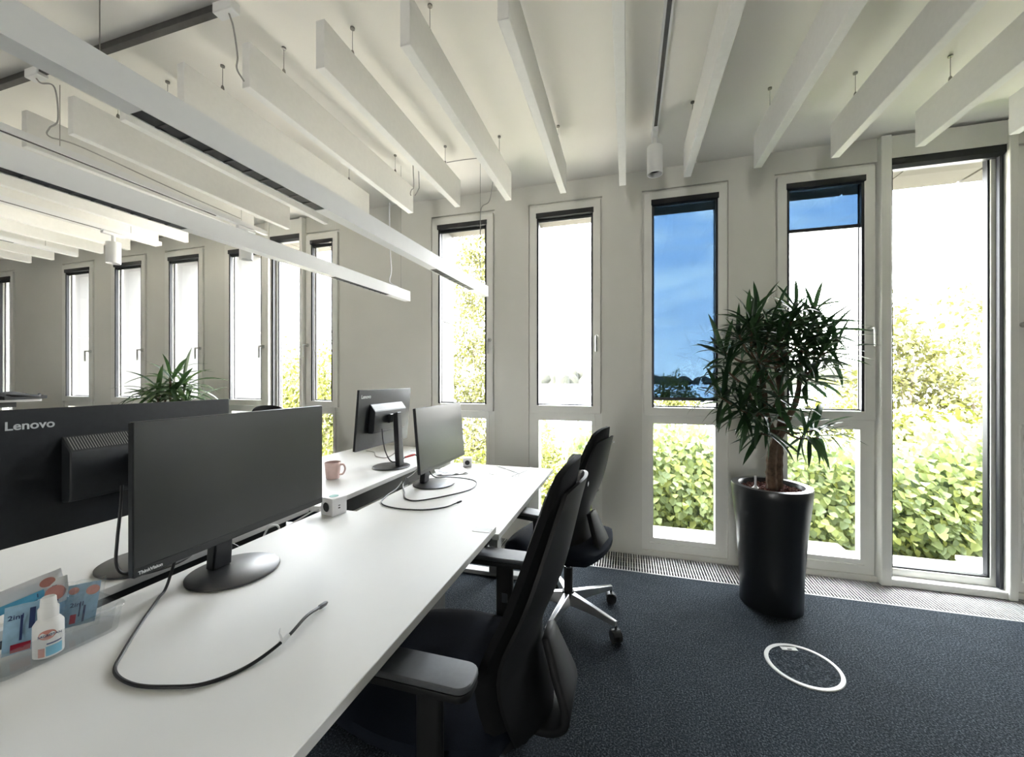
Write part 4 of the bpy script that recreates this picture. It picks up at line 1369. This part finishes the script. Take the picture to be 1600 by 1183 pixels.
# second plant, behind the big monitor
P2 = (-3.72, 2.42)
planter('dark planter behind the left monitors holding the arching plant', P2[0], P2[1], 0.19, 0.15, 0.70)
pl2 = thing('arching_plant', 'bushy arching green plant rising behind the big monitor at left', 'plant', (P2[0], P2[1], 0.67))
C2 = Vector((0, 0, 1.32)) - Vector((P2[0], P2[1], 0.67))
h2 = []
for i, (a, b, c) in enumerate(((0.0, 0.0, 0.66), (-0.07, -0.05, 0.58), (0.08, -0.04, 0.56), (-0.03, -0.09, 0.50), (0.06, 0.08, 0.60), (-0.10, 0.06, 0.50), (0.12, 0.02, 0.47))):
    p = Vector(pp(a, b, c))
    trunk_tube([(p.x * 0.2, p.y * 0.2, 0.0), (p.x * 0.4, p.y * 0.4, 0.2), (p.x * 0.8, p.y * 0.8, c - 0.12), tuple(p)], 0.012, 0.007, 7).build('stem', 'bark', pl2)
    h2.append((p, Vector((p.x, p.y, 0.5))))
lm2 = [leaf_mesh('leaf', 0.34, 0.034, d_, 'leafmid', 40 + i) for i, d_ in enumerate((0.5, 0.9, 1.3, 1.6))]
rosettes_to_leaves(pl2, h2, lm2, C2, 120, 'leafmid', 16, 0.70, 1.10)

# ------------------------------------------------------------------ floor box
fb = thing('floor_box', 'round carpeted floor outlet lid with pale ring on the carpet', 'floor outlet', (0.775, 2.120, 0.0), R(10))
MB().lathe([(0.134, 0.0005), (0.134, 0.004), (0.138, 0.006), (0.150, 0.005), (0.152, 0.0005)], n=72, cap=False).build('ring', 'floorring', fb, angle=50)
MB().lathe([(0.0, 0.003), (0.1335, 0.003)], n=72, cap=False).build('lid', 'carpet', fb)
MB().prism([(-0.036, 0.098), (0.036, 0.098), (0.036, 0.124), (-0.036, 0.124)], 0.0032, 0.006, 'z').build('cable_flap', 'floorring', fb, bevel=0.001, seg=1)
MB().prism([(-0.010, 0.102), (0.010, 0.102), (0.010, 0.109), (-0.010, 0.109)], 0.0061, 0.0066, 'z').build('flap_notch', 'socket', fb, smooth=False)

# ------------------------------------------------------------------ raised desk at the far left with a bag
rd = thing('standing_desk', 'white standing desk raised high at the left picture edge', 'desk', (-6.10, 2.10, 0))
MB().box(-0.42, 0.42, -0.62, 0.42, 1.092, 1.117).build('desk_top', 'desk', rd, smooth=False)
for s in (-0.42, 0.22):
    MB().box(-0.03, 0.03, s - 0.045, s + 0.045, 0.03, 1.0915).build('leg', 'darkmetal', rd, smooth=False)
    MB().box(-0.36, 0.36, s - 0.04, s + 0.04, 0.002, 0.0295).build('foot', 'darkmetal', rd, smooth=False)
MB().box(0.06, 0.34, -0.45, 0.28, 1.04, 1.0915).build('cable_tray', 'darkmetal', rd, smooth=False)
bg_ = thing('laptop_bag', 'flat black bag lying on the raised white desk', 'bag', (-5.80, 2.33, 1.117), R(12))
MB().slab(lambda u, v: ((u - 0.5) * 0.44, (v - 0.5) * 0.32, 0.001), lambda u, v: ((u - 0.5) * 0.44, (v - 0.5) * 0.32, 0.030 + 0.040 * math.sin(math.pi * u) ** 0.5 * math.sin(math.pi * v) ** 0.5 + 0.008 * math.sin(9 * u + 5 * v)), 14, 10).build('body', 'bag', bg_, angle=60)
MB().tube(spline([(0.18, -0.12, 0.045), (0.25, -0.05, 0.035), (0.26, 0.05, 0.03), (0.19, 0.12, 0.045)], 5), 0.012, 8).build('strap', 'bag', bg_)

# ------------------------------------------------------------------ outside
GZ = -7.5
o = MB().box(-160, 160, DO + 0.2, 62, GZ - 0.5, GZ).build('ground', 'grass', smooth=False)
tag(o, 'pale ground below the building outside', 'ground', kind='structure')
o = MB().box(-1500, 1500, 62.01, 1500, GZ - 1.5, GZ - 0.7).build('water', 'water', smooth=False)
tag(o, 'pale blue water of the bay beyond the trees', 'water', kind='structure')
# wooded far shore
sh = MB()
rs_ = np.random.default_rng(12)
for k in range(240):
    x_ = -900 + 1800 * k / 239 + rs_.normal() * 4
    r_ = 9 + 7 * rs_.random()
    yy_ = 690 + rs_.normal() * 14
    c = (x_, yy_, GZ - 1)
    hh_ = (14 + 9 * rs_.random()) * (1.0 + 0.35 * math.sin(k * 0.13))
    pr = [(r_ * math.cos(R(a)) * (1 + 0.12 * rs_.normal()), hh_ * math.sin(R(a))) for a in (0, 20, 40, 60, 80)]
    sh.lathe(pr, c, 9)
tag(sh.build('far_shore', 'farwood', smooth=True, angle=80), 'wooded far shore along the horizon across the water', 'shore', kind='stuff')


def tree(name, label, base, trunk_h, blobs, n, ls, m, seed, group=None, bare=0, trunk_r=0.12):
    """trunk with limbs and a crown of real leaves scattered over blob surfaces"""
    global rng
    keep = rng
    rng = np.random.default_rng(seed)
    r = thing(name, label, 'tree', base, group=group)
    top = blobs[0]
    pts = [(0, 0, 0), (0.02 * trunk_h, 0, trunk_h * 0.5), (0, 0, trunk_h)]
    P = spline(pts, 6)
    MB().tube(P, [trunk_r * (1 - 0.6 * i / (len(P) - 1)) for i in range(len(P))], 8).build('trunk', 'bark2', r)
    lim = []
    for (cx, cy, cz, rx, ry, rz) in blobs:
        z0 = min(trunk_h * 0.95, max(trunk_h * 0.3, cz - rz * 1.3))
        pts = [(0, 0, z0), (cx * 0.4, cy * 0.4, z0 + (cz - z0) * 0.55), (cx, cy, cz + rz * 0.5)]
        MB().tube(spline(pts, 5), [trunk_r * 0.32 * (1 - 0.8 * i / 10) for i in range(11)], 6).build('limb', 'bark2', r)
    vol = np.array([b[3] * b[4] * b[5] for b in blobs]) ** 0.67
    cnt = np.maximum(8, (n * vol / vol.sum()).astype(int))
    Ps = []
    for b, c in zip(blobs, cnt):
        d = rand_dirs(c)
        q = (0.45 + 0.6 * rng.random((c, 1))) * (1 + 0.18 * np.sin(d[:, :1] * 9 + d[:, 2:] * 7))
        Ps.append(np.array(b[:3]) + d * q * np.array(b[3:]))
    P = np.concatenate(Ps)
    Dv = rand_dirs(len(P)) * 0.8 + np.array([0, 0, -0.35])
    U = rand_dirs(len(P)) * 0.7 + np.array([0, -0.3, 1.0])
    l = ls * (0.7 + 0.6 * rng.random(len(P)))
    tag(leaf_cloud('crown', P, Dv, U, l, l * 0.62, m, r), kind='stuff')
    rng = keep
    return r


def bearing(px, dist):
    """world x,y at a horizontal bearing read off the photograph, at a chosen true distance"""
    l = (px - 800) / 619.4
    d = Vector((l * ca - sa, l * sa + ca)).normalized() * dist
    return d.x, d.y


# tall poplar filling the window behind the hanging lamp
x_, y_ = bearing(736, 17)
tree('poplar', 'tall pale yellow-green poplar beyond the window behind the lamp', (x_, y_, GZ), 13.5,
     [(0, 0, 5.0, 1.5, 1.5, 2.0), (0.3, 0, 7.0, 1.6, 1.5, 2.0), (-0.25, 0, 9.0, 1.5, 1.4, 2.0), (0.25, 0, 11.0, 1.3, 1.3, 1.9), (0.1, 0, 13.0, 1.05, 1.1, 1.8), (0.35, 0, 14.6, 0.8, 0.8, 1.4)], 9000, 0.17, 'leafpoplar', 31)
x_, y_ = bearing(655, 14)
tree('shrub_tree', 'low yellow-green tree below the poplar', (x_, y_, GZ), 5.5, [(0, 0, 5.4, 1.8, 1.8, 1.6), (1.3, 0, 5.2, 1.5, 1.5, 1.6), (2.4, 0.4, 5.0, 1.3, 1.5, 1.7)], 5000, 0.15, 'leaftree', 32)
x_, y_ = bearing(452, 17)
tree('round_tree', 'round bright yellow-green tree seen through the far glass door', (x_, y_, GZ), 8.0, [(0, 0, 8.6, 1.5, 1.5, 1.6), (-1.0, 0.5, 7.4, 1.5, 1.5, 1.8), (1.2, 0, 7.6, 1.4, 1.4, 1.7), (0, 0, 6.0, 2.0, 1.8, 1.8)], 6000, 0.17, 'leaftree', 33)
x_, y_ = bearing(508, 15)
tree('round_tree', 'bright yellow-green tree in the slim window right of the far door', (x_, y_, GZ), 8.0, [(0.3, 0, 8.7, 1.2, 1.2, 1.5), (-0.4, 0.3, 7.6, 1.3, 1.3, 1.5), (0.6, 0, 6.6, 1.5, 1.4, 1.7), (0, 0, 5.2, 1.6, 1.4, 1.7)], 6000, 0.15, 'leaftree', 34)
x_, y_ = bearing(905, 11)
tree('shrub_tree', 'yellow-green bush below the water view behind the nearer chair', (x_, y_, GZ), 5.5, [(0.2, 0, 6.2, 1.0, 1.0, 1.0), (-1.2, 0.4, 6.0, 0.9, 0.9, 1.4), (1.2, 0.5, 6.0, 1.0, 1.0, 1.2)], 5000, 0.13, 'leaftree', 35)
x_, y_ = bearing(842, 13)
tree('shrub_tree', 'grey-green bush left of the white pole behind the desk end', (x_, y_, GZ), 6.0, [(0, 0, 6.9, 0.8, 0.8, 1.0), (-0.5, 0.4, 6.0, 1.0, 0.9, 1.4)], 3500, 0.13, 'leafhedge', 36)
x_, y_ = bearing(1052, 24)
tree('round_tree', 'dark tree top seen low through the tinted blind', (x_, y_, GZ), 7.6, [(0, 0, 8.0, 1.0, 1.0, 1.2), (-0.7, 0.4, 7.4, 0.9, 0.9, 0.9), (0.8, 0.2, 7.3, 0.9, 0.9, 0.9)], 2500, 0.16, 'leaftree', 37)
x_, y_ = bearing(1418, 9)
tree('loose_tree', 'loose yellow tree at the left side of the glass door view', (x_, y_, GZ), 8.4,
     [(-0.2, 0, 9.6, 0.42, 0.5, 0.5), (0.1, 0, 9.0, 0.6, 0.5, 0.5), (-0.4, 0.3, 8.6, 0.6, 0.5, 0.5), (0.5, 0, 8.3, 0.6, 0.5, 0.4), (-0.1, -0.3, 7.9, 0.9, 0.7, 0.4)], 1900, 0.115, 'leafpoplar', 38, trunk_r=0.09)
x_, y_ = bearing(1535, 9.5)
tree('loose_tree', 'sparse small-leaved tree at the right side of the glass door view', (x_, y_, GZ), 8.4,
     [(0.0, 0, 9.9, 0.6, 0.5, 0.5), (-0.5, 0, 9.3, 0.5, 0.5, 0.4), (0.3, 0.3, 9.2, 0.6, 0.5, 0.5), (-0.2, 0, 8.5, 0.7, 0.5, 0.4), (-0.8, 0, 8.8, 0.5, 0.4, 0.35)], 1300, 0.09, 'leafpoplar', 39, trunk_r=0.09)
x_, y_ = bearing(1470, 7)
tree('shrub_tree', 'dense yellow-green tree crown just above the hedge outside the door', (x_, y_, GZ), 7.6,
     [(0, 0, 8.05, 0.75, 0.7, 0.42), (-0.8, 0.4, 8.15, 0.7, 0.6, 0.42), (0.8, 0.2, 7.75, 0.8, 0.6, 0.5), (0.1, -0.2, 7.4, 1.2, 0.8, 0.5), (-1.9, 0.6, 7.7, 0.5, 0.5, 0.35)], 5200, 0.10, 'leaftree', 40)

# hedge close to the facade
hd = thing('hedge', 'dense leafy green hedge close outside the right-hand windows', 'hedge', (0, 0, 0))
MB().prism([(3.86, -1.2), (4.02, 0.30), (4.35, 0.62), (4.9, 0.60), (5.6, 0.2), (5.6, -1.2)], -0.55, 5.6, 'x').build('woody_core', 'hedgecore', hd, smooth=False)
nh = 26000
xh = rng.random(nh) * 6.3 - 0.6
th_ = rng.random(nh) ** 0.8
topz = 0.82 + 0.07 * np.sin(xh * 2.3 + 0.6) + 0.06 * np.sin(xh * 5.1)
zz_ = -0.55 + (topz + 0.55) * th_
yy_ = 3.80 + 0.16 * th_ + np.maximum(0, th_ - 0.55) ** 1.3 * 2.6 * rng.random(nh) ** 0.6 + rng.normal(size=nh) * 0.055 + 0.05 * np.sin(xh * 7 + zz_ * 6)
yy_ = np.maximum(yy_, 3.74)
P = np.stack([xh, yy_, zz_ + rng.normal(size=nh) * 0.03], 1)
Dv = rand_dirs(nh) * 0.55 + np.array([0, -0.5, -0.55])
U = rand_dirs(nh) * 0.45 + np.array([0, -0.5, 0.9])
l = 0.044 + 0.040 * rng.random(nh)
tag(leaf_cloud('foliage', P, Dv, U, l, l * 0.78, 'leafhedge', hd, fold=0.18), kind='stuff')

# white pole and sailing boat
x_, y_ = bearing(883, 38)
o = thing('flagpole', 'slender white pole rising by the water beyond the desk end', 'pole', (x_, y_, GZ))
MB().tube([(0, 0, 0), (0, 0, 8.2)], [0.14, 0.08], 10).lathe([(0.12, 0.0), (0.12, 0.08), (0.02, 0.16)], (0, 0, 8.2), 10).build('mast', 'sail', o)
for px, dist, lab, s_ in ((1096, 420, 'small white sailing boat seen through the tinted blind', 1.0),):
    x_, y_ = bearing(px, dist)
    o = thing('sailing_boat', lab, 'boat', (x_, y_, GZ - 0.7), R(20))
    MB().prism([(-3.4, 0.9), (3.8, 1.1), (3.0, 0.0), (-3.0, 0.0)], -0.9, 0.9, 'y').build('hull', 'sail', o)
    MB().prism([(-0.2, 1.6), (-3.0, 1.8), (-0.2, 9.8)], -0.04, 0.04, 'y').build('mainsail', 'sail', o)
    MB().prism([(0.1, 1.5), (3.2, 1.4), (0.1, 8.0)], -0.04, 0.04, 'y').build('jib', 'sail', o)
    MB().cyl((0, 0, 1.0), (0, 0, 10), 0.07, 8).build('mast', 'greymetal', o)
